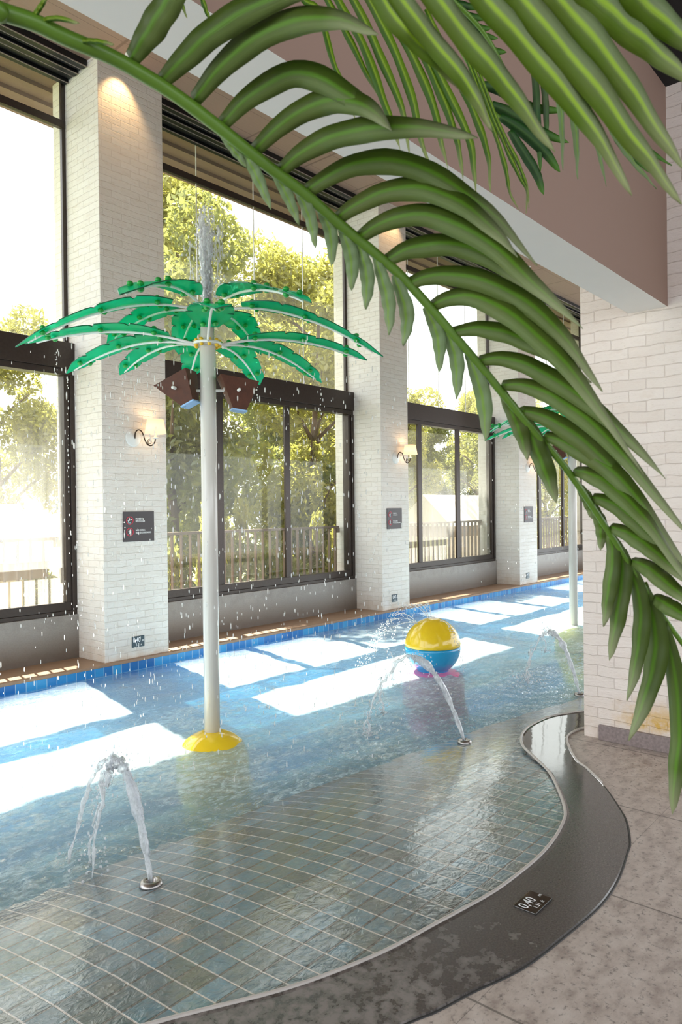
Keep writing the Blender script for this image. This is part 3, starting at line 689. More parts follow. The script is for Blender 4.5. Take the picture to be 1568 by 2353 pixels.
# PART2
# ------------------------------------------------------------------ palm fountain
FP = Vector((3.54, 4.355, 0))
def fountain_leaf(t, az, hub_z, tip_z, r0, r1, wid, rise, seed):
    """arched pinnate panel on a white rib tube, with notched edges and paired knobs"""
    rg = random.Random(seed); ca, sa = math.cos(R(az)), math.sin(R(az))
    def arc(r):
        q = max(0.0, (r - 0.10) / (r1 - 0.10))
        return hub_z + rise * 4 * q * (1 - q) + (tip_z - hub_z) * q ** 1.5
    def P(r, s, up=0.0): return FP + Vector((ca * r - sa * s, sa * r + ca * s, arc(r) + up + 0.04 * abs(s)))
    N = 52; ws = []
    for i in range(N + 1):
        q = i / N
        wq = wid * (0.42 + 0.58 * math.sin(min(1, q / 0.30) * math.pi / 2)) if q < 0.30 else wid * (1 - 0.50 * ((q - 0.30) / 0.58)) if q < 0.88 else wid * 0.50 * max(0.06, (1 - (q - 0.88) / 0.125))
        ws.append(wq / 2)
    notch = {15: 0.68, 16: 0.93, 17: 0.96, 28: 0.68, 29: 0.93, 30: 0.96, 40: 0.66, 41: 0.93, 42: 0.96}
    mb = MB()
    for sd in (-1, 1):
        vs, fs, mi = [], [], []
        for i in range(N + 1):
            r = r0 + (r1 - r0) * i / N; wv = ws[i] * notch.get(i + (1 if sd > 0 else 0), 1.0)
            for up in (0.012, 0.004):
                vs += [P(r, 0.0, up), P(r, sd * wv * 0.5, up), P(r, sd * wv, up)]
        for i in range(N):
            a, b = i * 6, i * 6 + 6
            for k in (0, 1): fs += [(a + k, a + k + 1, b + k + 1, b + k), (a + 3 + k, b + 3 + k, b + 4 + k, a + 4 + k)]; mi += [0, 0]
            fs.append((a + 2, a + 5, b + 5, b + 2)); mi.append(1)
        fs.append((0, 3, 4, 1)); fs.append((1, 4, 5, 2)); e = N * 6; fs.append((e, e + 1, e + 4, e + 3)); fs.append((e + 1, e + 2, e + 5, e + 4)); mi += [1] * 4
        o = len(mb.v); mb.v += [tuple(v) for v in vs]
        for fc, m_ in zip(fs, mi): mb.f.append(tuple(q + o for q in fc)); mb.mi.append(m_); mb.uvs.append(None)
    leaf = mb.build('leaf', ['panel', 'leaf_edge'], t, smooth=False)
    mb = MB(); mb.tube([P(0.06 + (r1 - 0.14) * k / 14, 0, -0.012) for k in range(15)], [0.0100] * 9 + [0.0095, 0.009, 0.0085, 0.008, 0.007, 0.006], 8); mb.build('rib', 'white', leaf, smooth=True)
    for q in (0.09, 0.46, 0.82):
        r = r0 + (r1 - r0) * q
        for sd in (-1, 1):
            mb = MB(); p = P(r + 0.014 * sd, sd * 0.042, 0.008)
            mb.lathe([(0.0, -0.036), (0.014, -0.032), (0.022, -0.020), (0.019, -0.008), (0.007, -0.004), (0.007, 0.004), (0.019, 0.008), (0.022, 0.020), (0.014, 0.032), (0.0, 0.036)], 10, p)
            mb.build('knob', 'knob', leaf, smooth=True)
def palm_fountain(label):
    t = thing('palm_fountain', (FP.x, FP.y, -0.45), label, 'fountain', 'palm shaped pool fountains')
    mb = MB(); mb.lathe([(0.0595, -0.46), (0.0595, 2.90), (0.052, 2.905), (0.052, 3.17), (0.0, 3.172)], 40, (FP.x, FP.y, 0)); mb.build('pole', 'pole', t, smooth=True)
    mb = MB(); mb.lathe([(0.06, -0.026), (0.09, -0.03), (0.16, -0.06), (0.22, -0.105), (0.262, -0.17), (0.275, -0.24), (0.275, -0.46)], 40, (FP.x, FP.y, 0)); tag(mb.build('base_dome', 'yellow', t, smooth=True), 'yellow dome at the foot of the pole')
    for z, nm in ((2.90, 'collar'), (3.155, 'collar')):
        mb = MB(); mb.lathe([(0.05, z - 0.012), (0.105, z - 0.010), (0.108, z), (0.105, z + 0.010), (0.05, z + 0.012)], 32, (FP.x, FP.y, 0))
        mb.build(nm, 'white', t, smooth=False, bevel=0.002)
        for k in range(9):
            an = 2 * math.pi * k / 9
            b = MB(); b.ball((FP.x + 0.088 * math.cos(an), FP.y + 0.088 * math.sin(an), z - 0.016), 0.0165, 8); b.ball((FP.x + 0.088 * math.cos(an), FP.y + 0.088 * math.sin(an), z + 0.018), 0.0165, 8)
            tag(b.build('bolt_cap', 'bolt_yellow' if z < 3 else 'knob', t, smooth=True), 'yellow bolt cap' if z < 3 else 'green bolt cap')
    low = [(136, 2.88), (110, 2.77), (86, 2.84), (58, 2.86), (30, 2.80), (2, 2.77), (-26, 2.86), (-127, 2.80)]
    upp = [(151, 2.78), (-151, 2.885), (-101, 2.90), (-47, 2.79), (66, 3.0), (22, 3.0), (108, 2.99)]
    for k, (az, tz) in enumerate(low): fountain_leaf(t, az, 2.91, tz, 0.28, 1.33, 0.33, 0.095, k)
    for k, (az, tz) in enumerate(upp): fountain_leaf(t, az, 3.165, tz, 0.26, 1.33 if k < 4 else 0.95, 0.33, 0.075, 50 + k)
    # two tipping buckets on a cross bar
    ax = Vector((-0.652, 0.758, 0))
    mb = MB(); mb.tube([FP + Vector((0, 0, 2.545)) + ax * -0.33, FP + Vector((0, 0, 2.545)) + ax * 0.34], 0.011, 10); bar = mb.build('bucket_bar', 'white', t, smooth=True)
    for (off, dz, roll, yw) in ((0.215, 2.565, R(24), R(-16)), (-0.215, 2.545, R(-8), R(20))):
        c = FP + ax * off; bo = Vector((c.x, c.y, dz))
        xa = (-ax if True else ax); ya = Vector((0.758, 0.652, 0)); za = Vector((0, 0, 1))
        rot = Matrix((xa, ya, za)).transposed().to_4x4() @ Matrix.Rotation(yw, 4, 'Z') @ Matrix.Rotation(-roll, 4, 'Y')
        T = Matrix.Translation(bo) @ rot
        mb = MB(); top = [(-0.150, -0.09), (0.145, -0.09), (0.145, 0.09), (-0.150, 0.09)]; bot = [(-0.02, -0.055), (0.085, -0.055), (0.085, 0.055), (-0.02, 0.055)]
        ht, hb = 0.085, -0.145; vs = []
        for sc, zt, zb in ((1.0, ht, hb), (0.93, ht, hb + 0.012)):
            vs += [T @ Vector((x * sc, y * sc, zt)) for x, y in top] + [T @ Vector((x * sc + (0 if sc == 1 else 0.003), y * sc, zb)) for x, y in bot]
        fs = []
        for k in range(4):
            k2 = (k + 1) % 4; fs += [(k, 4 + k, 4 + k2, k2), (8 + k, 8 + k2, 12 + k2, 12 + k), (k, k2, 8 + k2, 8 + k)]
        fs += [(7, 6, 5, 4), (12, 13, 14, 15)]
        mb.add(vs, fs); bk = mb.build('bucket', 'bucket', t, bevel=0.006)
        mb = MB(); mb.box(-0.026, 0.091, -0.06, 0.06, hb - 0.012, hb + 0.002, 0, T); tag(mb.build('bucket_base', 'bucket_base', bk, bevel=0.003), 'pale blue bucket base')
        mb = MB()
        mb.box(-0.175, 0.175, -0.108, 0.108, ht - 0.004, ht + 0.008, 0, T)
        mb = MB(); mb.tube([T @ Vector((0.0, -0.115, -0.01)), T @ Vector((0.0, 0.115, -0.01))], 0.012, 10); tag(mb.build('pivot_pin', 'white', bk, smooth=True), 'white pivot pin')
    return t
pf = palm_fountain('tall fountain pole with green panel palm leaves and brown buckets, standing nearest in the pool')
pf2 = copy_tree(pf); pf2.location = (10.38, 4.43, -0.56); pf2.rotation_euler = (0, 0, R(-9))
tag(pf2, 'distant palm fountain pole beside the deck pillar, its green leaves mostly behind the frond')

# ------------------------------------------------------------------ ball fountain
BC = Vector((6.55, 4.36, 0.165)); BR = 0.298
t = thing('ball_fountain', (BC.x, BC.y, -0.45), 'round ball fountain with yellow top and blue bottom on a pink foot', 'fountain')
prof = [(BR * math.cos(a), BR * math.sin(a)) for a in np.linspace(0.012, math.pi / 2, 18)]
mb = MB(); mb.lathe([(BR - 0.01, 0.0)] + prof[:-1] + [(0.0, BR)], 56, BC); tag(mb.build('upper_half', 'yellow', t, smooth=True), 'yellow upper half of the ball')
low = [(BR * math.cos(a), BR * math.sin(a)) for a in np.linspace(-0.012, -0.92, 12)] + [(0.165, -0.262), (0.155, -0.295), (0.150, -0.33), (0.158, -0.36)]
mb = MB(); mb.lathe([(BR - 0.01, 0.0)] + low, 56, BC); tag(mb.build('lower_half', 'blue', t, smooth=True), 'blue lower half narrowing to a neck')
mb = MB(); mb.lathe([(0.15, -0.258), (0.19, -0.264), (0.26, -0.276), (0.315, -0.30), (0.33, -0.36), (0.33, -0.61)], 48, BC); tag(mb.build('foot', 'pink', t, smooth=True), 'pink foot awash at water level')
mb = MB(); mb.lathe([(0.0, BR + 0.012), (0.03, BR + 0.008), (0.045, BR - 0.006)], 20, BC); mb.build('spray_head', 'white', t, smooth=True)

# ------------------------------------------------------------------ water jets
def lump_tube(mb, pts, rad, seed, rough=0.35, n=9):
    rg = random.Random(seed); P = [Vector(p) for p in pts]; o = len(mb.v)
    mb.tube(P, [r * (1 + rg.uniform(-rough, rough)) for r in rad], n)
    for k in range(o, len(mb.v)):
        v = Vector(mb.v[k]); r = 0.25 * rough * rad[min(len(rad) - 1, (k - o) // n)]
        mb.v[k] = (v.x + rg.uniform(-r, r), v.y + rg.uniform(-r, r), v.z + rg.uniform(-r, r))
def drops(mb, c, n, spread, rg, s0=0.003, s1=0.008, stretch=1.2):
    c = Vector(c)
    for _ in range(n):
        p = c + Vector((rg.gauss(0, spread), rg.gauss(0, spread), rg.gauss(0, spread)))
        s = rg.uniform(s0, s1); mb.ball(p, s, 5, (1, 1, stretch * rg.uniform(0.8, 1.6)))
NOZ = [(1.925, 2.815), (4.63, 2.815), (6.60, 2.765)]
NL = ['ring nozzle nearest the camera, lower left on the slate tiles', 'ring nozzle in the middle of the beach, in front of the ball fountain', 'ring nozzle beside the deck pillar edge']
JL = ['water jet arching up from the nearest nozzle at lower left', 'slanting water jet in front of the ball fountain', 'water jet beside the deck pillar, right of the ball fountain']
APEX = [(268, 1750), (985, 1512), (1285, 1452)]; LAND = [(1.885, 3.30), (4.40, 3.56), (6.78, 3.42)]
for k, (x, y) in enumerate(NOZ):
    z = floor_z(x, y)
    t = thing('spray_nozzle', (x, y, z), 'steel ' + NL[k], 'nozzle', 'floor spray nozzles')
    mb = MB(); mb.lathe([(0.018, 0.006), (0.020, 0.020), (0.030, 0.026), (0.044, 0.022), (0.052, 0.012), (0.052, 0.0), (0.018, -0.004)], 32, (x, y, z)); mb.build('ring', 'steel', t, smooth=True)
    mb = MB(); mb.lathe([(0.0, 0.004), (0.019, 0.004), (0.019, -0.01)], 20, (x, y, z)); mb.build('hole', 'dark_hole', t)
    L = LAND[k]; mid = Vector(((x + L[0]) / 2, (y + L[1]) / 2, 0)); dep = mid.dot(Vector((_f.x, _f.y, 0)))
    h = at_depth(APEX[k][0], APEX[k][1], dep).z
    rg = random.Random(30 + k); mb = MB(); N = 34; pts, rad = [], []
    z0 = z + 0.012
    for i in range(N + 1):
        q = i / N; zz = z0 + (WATER_Z - z0) * q + 4 * (h - (z0 + WATER_Z) / 2) * q * (1 - q)
        pts.append(Vector((x + (L[0] - x) * q, y + (L[1] - y) * q, zz)))
    cut = int(N * (0.56 if k == 0 else 0.50))
    up = pts[:cut + 1]; rad = [(0.011 + 0.019 * (i / cut) ** 0.8) for i in range(cut + 1)]
    lump_tube(mb, up, rad, 60 + k, 0.5, 10)
    lump_tube(mb, [p + Vector((0.012, -0.004, -0.006)) for p in up[2:]], [r * 0.55 for r in rad[2:]], 70 + k, 0.5, 7)
    for i in range(6, cut): drops(mb, pts[i], 7, 0.012 + 0.024 * i / cut, rg, 0.002, 0.006)
    # falling side breaks into ragged strands
    for s in range(3 if k == 0 else 1):
        o = Vector((rg.gauss(0, 0.014), rg.gauss(0, 0.014), 0)); a = cut + rg.randint(-3, 0)
        st = [pts[i] + o * (1 + (i - cut) / 6) + Vector((rg.gauss(0, 0.006), rg.gauss(0, 0.006), rg.gauss(0, 0.012))) for i in range(a, N + 1)]
        lump_tube(mb, st, [0.013 * (1 - 0.55 * i / len(st)) for i in range(len(st))], 80 + k * 5 + s, 0.6, 6)
    for i in range(cut, N): drops(mb, pts[i], 7 if k == 0 else 3, 0.028, rg, 0.002, 0.007)
    drops(mb, pts[cut], 20, 0.035, rg)
    for _ in range(30):
        an, rr = rg.uniform(0, 6.28), rg.uniform(0.02, 0.22); mb.ball((L[0] + rr * math.cos(an), L[1] + rr * math.sin(an), WATER_Z + abs(rg.gauss(0, 0.05))), rg.uniform(0.003, 0.009), 5)
    o = mb.build('water_jet', 'splash', None, smooth=True); tag(o, JL[k], 'water jet', 'arching water jets')
# small splash columns where water lands
SPL = [((845, 1690), (850, 1632)), ((880, 1640), (876, 1555)), ((1211, 1570), (1222, 1490)), ((1000, 1545), (968, 1465)), ((905, 1575), (900, 1500)), ((1255, 1500), (1250, 1440))]
SN = ['splash column left of the slanting jet', 'thin splash left of the ball fountain', 'crooked splash column right of the ball fountain', 'splash just left of the ball fountain foot', 'splash in the sunlit water left of the ball', 'splash against the sunlit water near the far fountain']
for k, (b, tp) in enumerate(SPL):
    rg = random.Random(200 + k); B = at_z(b[0], b[1], WATER_Z); D = B.dot(_f) - CAMP.dot(_f); T = at_depth(tp[0], tp[1], D)
    mb = MB(); m_ = [B.lerp(T, q) + Vector((rg.gauss(0, 0.012), rg.gauss(0, 0.012), 0)) for q in np.linspace(0, 1, 9)]
    lump_tube(mb, m_, [0.013, 0.011, 0.009, 0.012, 0.008, 0.010, 0.007, 0.010, 0.004], 210 + k, 0.5, 6)
    for p in m_: drops(mb, p, 4, 0.02, rg, 0.002, 0.007)
    for _ in range(26):
        an, rr = rg.uniform(0, 6.28), abs(rg.gauss(0, 0.10)); mb.ball((B.x + rr * math.cos(an), B.y + rr * math.sin(an), WATER_Z + abs(rg.gauss(0, 0.03))), rg.uniform(0.003, 0.010), 5)
    o = mb.build('water_splash', 'splash', None, smooth=True); tag(o, 'white ' + SN[k], 'splash', 'splashes on the pool', 'stuff')
# jet on top of the palm fountain
def top_jet(c, h, label, seed, n):
    rg = random.Random(seed); mb = MB()
    for s in range(10):
        an = 2 * math.pi * s / 10; ro = rg.uniform(0.01, 0.055); hh = h * rg.uniform(0.72, 1.0)
        st = [Vector((c.x + ro * math.cos(an) * (0.35 + 0.9 * q) + rg.gauss(0, 0.006), c.y + ro * math.sin(an) * (0.35 + 0.9 * q) + rg.gauss(0, 0.006), c.z + hh * q)) for q in np.linspace(0, 1, 22)]
        lump_tube(mb, st, [0.021 - 0.012 * q for q in np.linspace(0, 1, 22)], seed + s, 0.5, 7)
    for _ in range(n):
        q = rg.random(); w_ = 0.035 + 0.085 * math.sin(math.pi * min(1, q * 0.9 + 0.1)); an = rg.uniform(0, 6.28)
        p = Vector((c.x + w_ * rg.gauss(0, 0.6) , c.y + w_ * rg.gauss(0, 0.6), c.z + h * q * 1.03)); mb.ball(p, rg.uniform(0.003, 0.009), 5, (1, 1, rg.uniform(1, 2.4)))
    for s in range(7):   # falling veil
        an = rg.uniform(0, 6.28); ro = rg.uniform(0.07, 0.13); z1 = h * rg.uniform(0.6, 0.92); z0_ = z1 - h * rg.uniform(0.25, 0.5)
        st = [Vector((c.x + ro * math.cos(an) + rg.gauss(0, 0.006), c.y + ro * math.sin(an) + rg.gauss(0, 0.006), c.z + z)) for z in np.linspace(z1, max(0.0, z0_), 10)]
        lump_tube(mb, st, [rg.uniform(0.003, 0.009) for _ in st], seed + 40 + s, 0.5, 5)
    o = mb.build('water_jet', 'splash', None, smooth=True); tag(o, label, 'water jet')
top_jet(Vector((FP.x, FP.y, 3.175)), 0.74, 'white column of water spouting from the top of the near palm fountain', 300, 420)
# thin arcs from the ball
ARC = [(158, 0.62, 0.19), (148, 0.66, 0.12), (138, 0.60, 0.21), (122, 0.45, 0.21), (95, 0.35, 0.20), (60, 0.34, 0.20), (153, 0.66, 0.05), (-95, 0.36, 0.03)]
for k, (az, ln, h) in enumerate(ARC):
    rg = random.Random(400 + k); az = az - 10; d = Vector((math.cos(R(az)), math.sin(R(az)), 0)); mb = MB(); s0 = BC + d * 0.05 + Vector((0, 0, BR + 0.005)); pts = []
    if k in (0, 1, 6): s0 = BC + d * 0.17 + Vector((0, 0, 0.245))
    if k == 7: s0 = BC + d * 0.12 + Vector((0, 0, 0.278))
    for i in range(30):
        q = i / 29; pts.append(s0 + d * ln * q + Vector((0, 0, 4 * h * q * (1 - q) - 0.46 * q * q)))
    lump_tube(mb, pts[:13], [0.0045] * 13, 410 + k, 0.25, 6)
    for i in range(11, 30):
        for _ in range(4): mb.ball(pts[i] + Vector((rg.gauss(0, 0.014), rg.gauss(0, 0.014), rg.gauss(0, 0.016))), rg.uniform(0.003, 0.0075), 5)
    o = mb.build('water_arc', 'splash', None, smooth=True); tag(o, 'thin arc of water spraying from the yellow top of the ball fountain', 'water jet', 'thin arcs from the ball fountain', 'stuff')
# falling droplets around the palm fountains
rg = random.Random(500); mb = MB()
for cx, cy, n in ((FP.x, FP.y, 1450), (10.38, 4.43, 260)):
    for _ in range(n):
        an = rg.uniform(0, 6.28); rr = 1.35 * math.sqrt(rg.uniform(0.02, 1.25)); s = rg.uniform(0.0022, 0.0048)
        x, y = cx + rr * math.cos(an), cy + rr * math.sin(an)
        if y > 7.0: continue
        mb.ball((x, y, rg.uniform(-0.10, 2.75)), s, 5, (1, 1, rg.uniform(2.5, 6.0)))
tag(mb.build('falling_droplets', 'drop', None, smooth=True), 'shower of water droplets falling below the palm fountain leaves', 'water droplets', kind='stuff')
mb = MB()
for (u, v, D) in ((130, 800, 5.6), (127, 806, 5.75), (155, 860, 5.94), (592, 885, 6.8), (737, 880, 6.5), (282, 862, 6.43)):
    P = at_depth(u, v, D); q = 0.0
    for i in range(26):
        q += rg.uniform(0.012, 0.04) * (1 + i * 0.09); mb.ball(P + Vector((rg.gauss(0, 0.004), rg.gauss(0, 0.004), -q)), rg.uniform(0.003, 0.0075), 6, (1, 1, rg.uniform(1.0, 2.2)))
tag(mb.build('leaf_tip_drips', 'drop', None, smooth=True), 'strings of drops falling from the green leaf tips', 'water droplets', kind='stuff')

# ------------------------------------------------------------------ wall sconces
def sconce(x, label, on=True):
    z = 2.46; y = 7.09
    t = thing('wall_sconce', (x, y, z), label, 'wall lamp', 'wall sconces on the window pillars')
    yrot = Matrix.Rotation(R(90), 4, 'X')
    mb = MB(); mb.lathe([(0.0, 0.040), (0.028, 0.036), (0.055, 0.022), (0.085, 0.015), (0.098, 0.008), (0.100, 0.0)], 32, (x - 0.07, y, z), yrot); mb.build('back_plate', 'white', t, smooth=True)
    A = [(-0.07, -0.035, -0.012), (-0.072, -0.052, 0.055), (-0.045, -0.07, 0.085), (-0.012, -0.09, 0.06), (0.008, -0.105, -0.015), (0.035, -0.12, -0.075), (0.075, -0.135, -0.088), (0.108, -0.15, -0.055), (0.118, -0.155, -0.01)]
    P = catmull([Vector((x + a, y + b, z + c)) for a, b, c in A], 40)
    mb = MB(); mb.tube(P, 0.0072, 8); mb.build('arm', 'iron', t, smooth=True)
    S = [Vector((x + 0.062 - 0.030 * (1 - q * 0.75) * math.sin(q * 11) - 0.004, y - 0.132, z - 0.045 - 0.038 * (1 - q * 0.75) * math.cos(q * 11))) for q in np.linspace(0, 1, 36)]
    mb = MB(); mb.tube(S, [0.0042 * (1 - 0.4 * q) for q in np.linspace(0, 1, 36)], 6); mb.build('scroll', 'iron', t, smooth=True)
    c = (x + 0.118, y - 0.155, z)
    mb = MB(); mb.lathe([(0.008, -0.012), (0.034, -0.004), (0.036, 0.004), (0.014, 0.008), (0.014, 0.075), (0.0, 0.076)], 20, c); mb.build('candle_cup', 'white', t, smooth=True)
    mb = MB(); mb.lathe([(0.118, 0.048), (0.090, 0.205), (0.0875, 0.205), (0.1155, 0.048)], 40, c, closed=True); mb.build('shade', 'shade', t, smooth=True)
    mb = MB(); mb.lathe([(0.0, 0.075), (0.016, 0.085), (0.020, 0.105), (0.012, 0.13), (0.0, 0.137)], 14, c); mb.build('bulb', 'bulb', t, smooth=True)
    ld = bpy.data.lights.new('bulb_light', 'POINT'); ld.energy = 1.1; ld.color = (1.0, 0.66, 0.34); ld.shadow_soft_size = 0.03
    lo = bpy.data.objects.new('bulb_light', ld); COL.objects.link(lo); lo.parent = t; lo.location = (0.118, -0.155, 0.16)
sconce(4.76, 'lit cream-shaded wall sconce on the nearest window pillar, left of the fountain pole')
sconce(9.70, 'lit cream-shaded wall sconce on the second window pillar')
sconce(14.40, 'wall sconce on the third window pillar, its shade behind the palm frond')

# recessed spotlights washing the pillars
for k, (x, lb) in enumerate(((4.56, 'nearest'), (9.55, 'second'), (13.98, 'third'))):
    t = thing('ceiling_spotlight', (x, 6.86, CEIL), 'small recessed warm spotlight in the ceiling before the %s window pillar' % lb, 'ceiling light', 'recessed ceiling spotlights')
    mb = MB(); mb.lathe([(0.028, -0.004), (0.050, -0.008), (0.055, 0.0)], 24, (x, 6.86, CEIL)); mb.build('bezel', 'white', t, smooth=True)
    mb = MB(); mb.lathe([(0.0, -0.002), (0.03, -0.003)], 20, (x, 6.86, CEIL)); mb.build('lamp', 'spot_glow', t)
    ld = bpy.data.lights.new('spot_lamp', 'SPOT'); ld.energy = 16; ld.color = (1.0, 0.62, 0.28); ld.spot_size = R(75); ld.spot_blend = 0.7; ld.shadow_soft_size = 0.02
    lo = bpy.data.objects.new('spot_lamp', ld); COL.objects.link(lo); lo.parent = t; lo.location = (0, 0, -0.02); lo.rotation_euler = (R(22), 0, R(0))

# ------------------------------------------------------------------ signs and depth markers
def safety_sign(x0, x1, label):
    z0, z1, y = 1.30, 1.635, 7.09; wd = x1 - x0; hh = z1 - z0
    t = thing('safety_sign', ((x0 + x1) / 2, y, (z0 + z1) / 2), label, 'sign', 'pool safety signs')
    mb = MB(); mb.box(x0, x1, y - 0.012, y, z0, z1); mb.build('plate', 'sign', t, bevel=0.001)
    fy = y - 0.013; rt = Vector((1, 0, 0)); up = Vector((0, 0, 1)); ou = Vector((0, -1, 0)); yrot = Matrix.Rotation(R(90), 4, 'X')
    for k, cz in enumerate((z1 - 0.30 * hh, z1 - 0.68 * hh)):
        cx = x0 + 0.20 * wd; r = 0.047
        mb = MB(); mb.lathe([(r, 0.0), (r, 0.002), (r * 0.82, 0.002), (r * 0.82, 0.0)], 40, (cx, fy, cz), yrot, closed=True)
        tag(mb.build('prohibition_ring', 'sign_red', t), 'red prohibition ring')
        mb = MB()
        def seg(a, b, w_):
            a = Vector((cx + a[0], fy - 0.0012, cz + a[1])); b = Vector((cx + b[0], fy - 0.0012, cz + b[1])); mb.tube([a, b], w_, 6)
        if k == 0:
            seg((-0.020, -0.006), (0.002, 0.006), 0.0042); seg((0.002, 0.006), (0.024, 0.013), 0.0036); seg((-0.020, -0.006), (-0.024, -0.022), 0.0032); mb.ball((cx - 0.023, fy - 0.001, cz + 0.003), 0.0055, 8, (1, 0.4, 1))
        else:
            mb.ball((cx + 0.004, fy - 0.001, cz + 0.026), 0.0062, 10, (1, 0.4, 1)); seg((0.002, 0.018), (-0.002, -0.002), 0.0052); seg((0.002, 0.015), (0.016, 0.008), 0.0028); seg((0.002, 0.015), (-0.014, 0.012), 0.0028)
            seg((-0.014, 0.012), (-0.016, 0.002), 0.0026); seg((-0.002, -0.002), (0.010, -0.014), 0.0036); seg((0.010, -0.014), (0.013, -0.030), 0.003); seg((-0.002, -0.002), (-0.008, -0.016), 0.0036); seg((-0.008, -0.016), (-0.020, -0.024), 0.003)
        tag(mb.build('pictogram', 'sign_white', t), 'white diving figure' if k == 0 else 'white running figure')
        if k == 0:
            mb = MB()
            for q in (0, 1): mb.tube([Vector((cx - 0.020 + 0.005 * i, fy - 0.0012, cz - 0.020 - 0.008 * q + 0.002 * math.sin(i * 2.0))) for i in range(8)], 0.0026, 6)
            tag(mb.build('pictogram_water', 'sign_cyan', t), 'pale blue water')
        mb = MB()
        lines = (('PROIBIDO', 0.016), ('MERGULHAR', -0.012)) if k == 0 else (('NÃO CORRA', 0.016), ('PISO ESCORREGADIO', -0.012))
        for tx, dz in lines: text_into(mb, tx, 0.0265, (x0 + 0.385 * wd, fy, cz + dz - 0.006), rt, up, ou, 0.001, bold=0.0006, xs=0.80)
        tag(mb.build('lettering', 'sign_white', t), 'white lettering')
safety_sign(4.545, 4.945, 'dark no diving and no running sign on the nearest window pillar')
safety_sign(9.365, 9.765, 'dark no diving and no running sign on the second window pillar')
safety_sign(14.13, 14.53, 'brownish no diving and no running sign on the third window pillar')
def marker(x0, x1, label):
    z0, z1, y = 0.115, 0.238, 7.09
    t = thing('depth_marker', ((x0 + x1) / 2, y, (z0 + z1) / 2), label, 'depth marker', 'pool depth markers')
    mb = MB(); mb.box(x0, x1, y - 0.008, y, z0, z1); mb.build('plate', 'sign_navy', t, bevel=0.003)
    rt, up, ou = Vector((1, 0, 0)), Vector((0, 0, 1)), Vector((0, -1, 0)); mb = MB(); wd = x1 - x0
    text_into(mb, '0,40', 0.078, (x0 + 0.010, y - 0.009, z0 + 0.056), rt, up, ou, 0.001, bold=0.0016, xs=0.72)
    text_into(mb, 'm', 0.036, (x0 + wd * 0.80, y - 0.009, z0 + 0.058), rt, up, ou, 0.001, bold=0.0008, xs=0.9)
    text_into(mb, '1.31', 0.042, (x0 + wd * 0.30, y - 0.009, z0 + 0.014), rt, up, ou, 0.001, bold=0.0009, xs=0.8)
    text_into(mb, 'ft', 0.026, (x0 + wd * 0.68, y - 0.009, z0 + 0.015), rt, up, ou, 0.001, bold=0.0004)
    tag(mb.build('lettering', 'sign_white', t), 'white lettering')
marker(4.640, 4.800, 'dark blue 0,40 depth marker low on the nearest window pillar')
marker(9.478, 9.626, 'dark 0,40 depth marker low on the second window pillar')
marker(14.19, 14.345, 'small dark depth marker low on the third window pillar')
# glossy plaque set on the curb
t = thing('depth_plaque', (2.785, 1.374, 0.008), 'glossy black 0,40 depth plaque set on the dark granite curb', 'depth marker')
mb = MB(); mb.box(2.708, 2.862, 1.325, 1.424, 0.004, 0.016); mb.build('plate', 'sign_gloss', t, bevel=0.002)
mb = MB(); rt, up, ou = Vector((0, 1, 0)), Vector((-1, 0, 0)), Vector((0, 0, 1))
rt, up = Vector((1, 0, 0)), Vector((0, 1, 0))
text_into(mb, '0,40', 0.062, (2.716, 1.368, 0.0172), rt, up, ou, 0.0, bold=0.0006, xs=0.86)
text_into(mb, '1.31', 0.030, (2.745, 1.338, 0.0172), rt, up, ou, 0.0, bold=0.0003, xs=0.9)
text_into(mb, 'ft', 0.024, (2.805, 1.338, 0.0172), rt, up, ou, 0.0, bold=0.0002)
text_into(mb, 'm', 0.026, (2.838, 1.368, 0.0172), rt, up, ou, 0.0, bold=0.0002)
tag(mb.build('lettering', 'sign_white', t), 'white lettering')

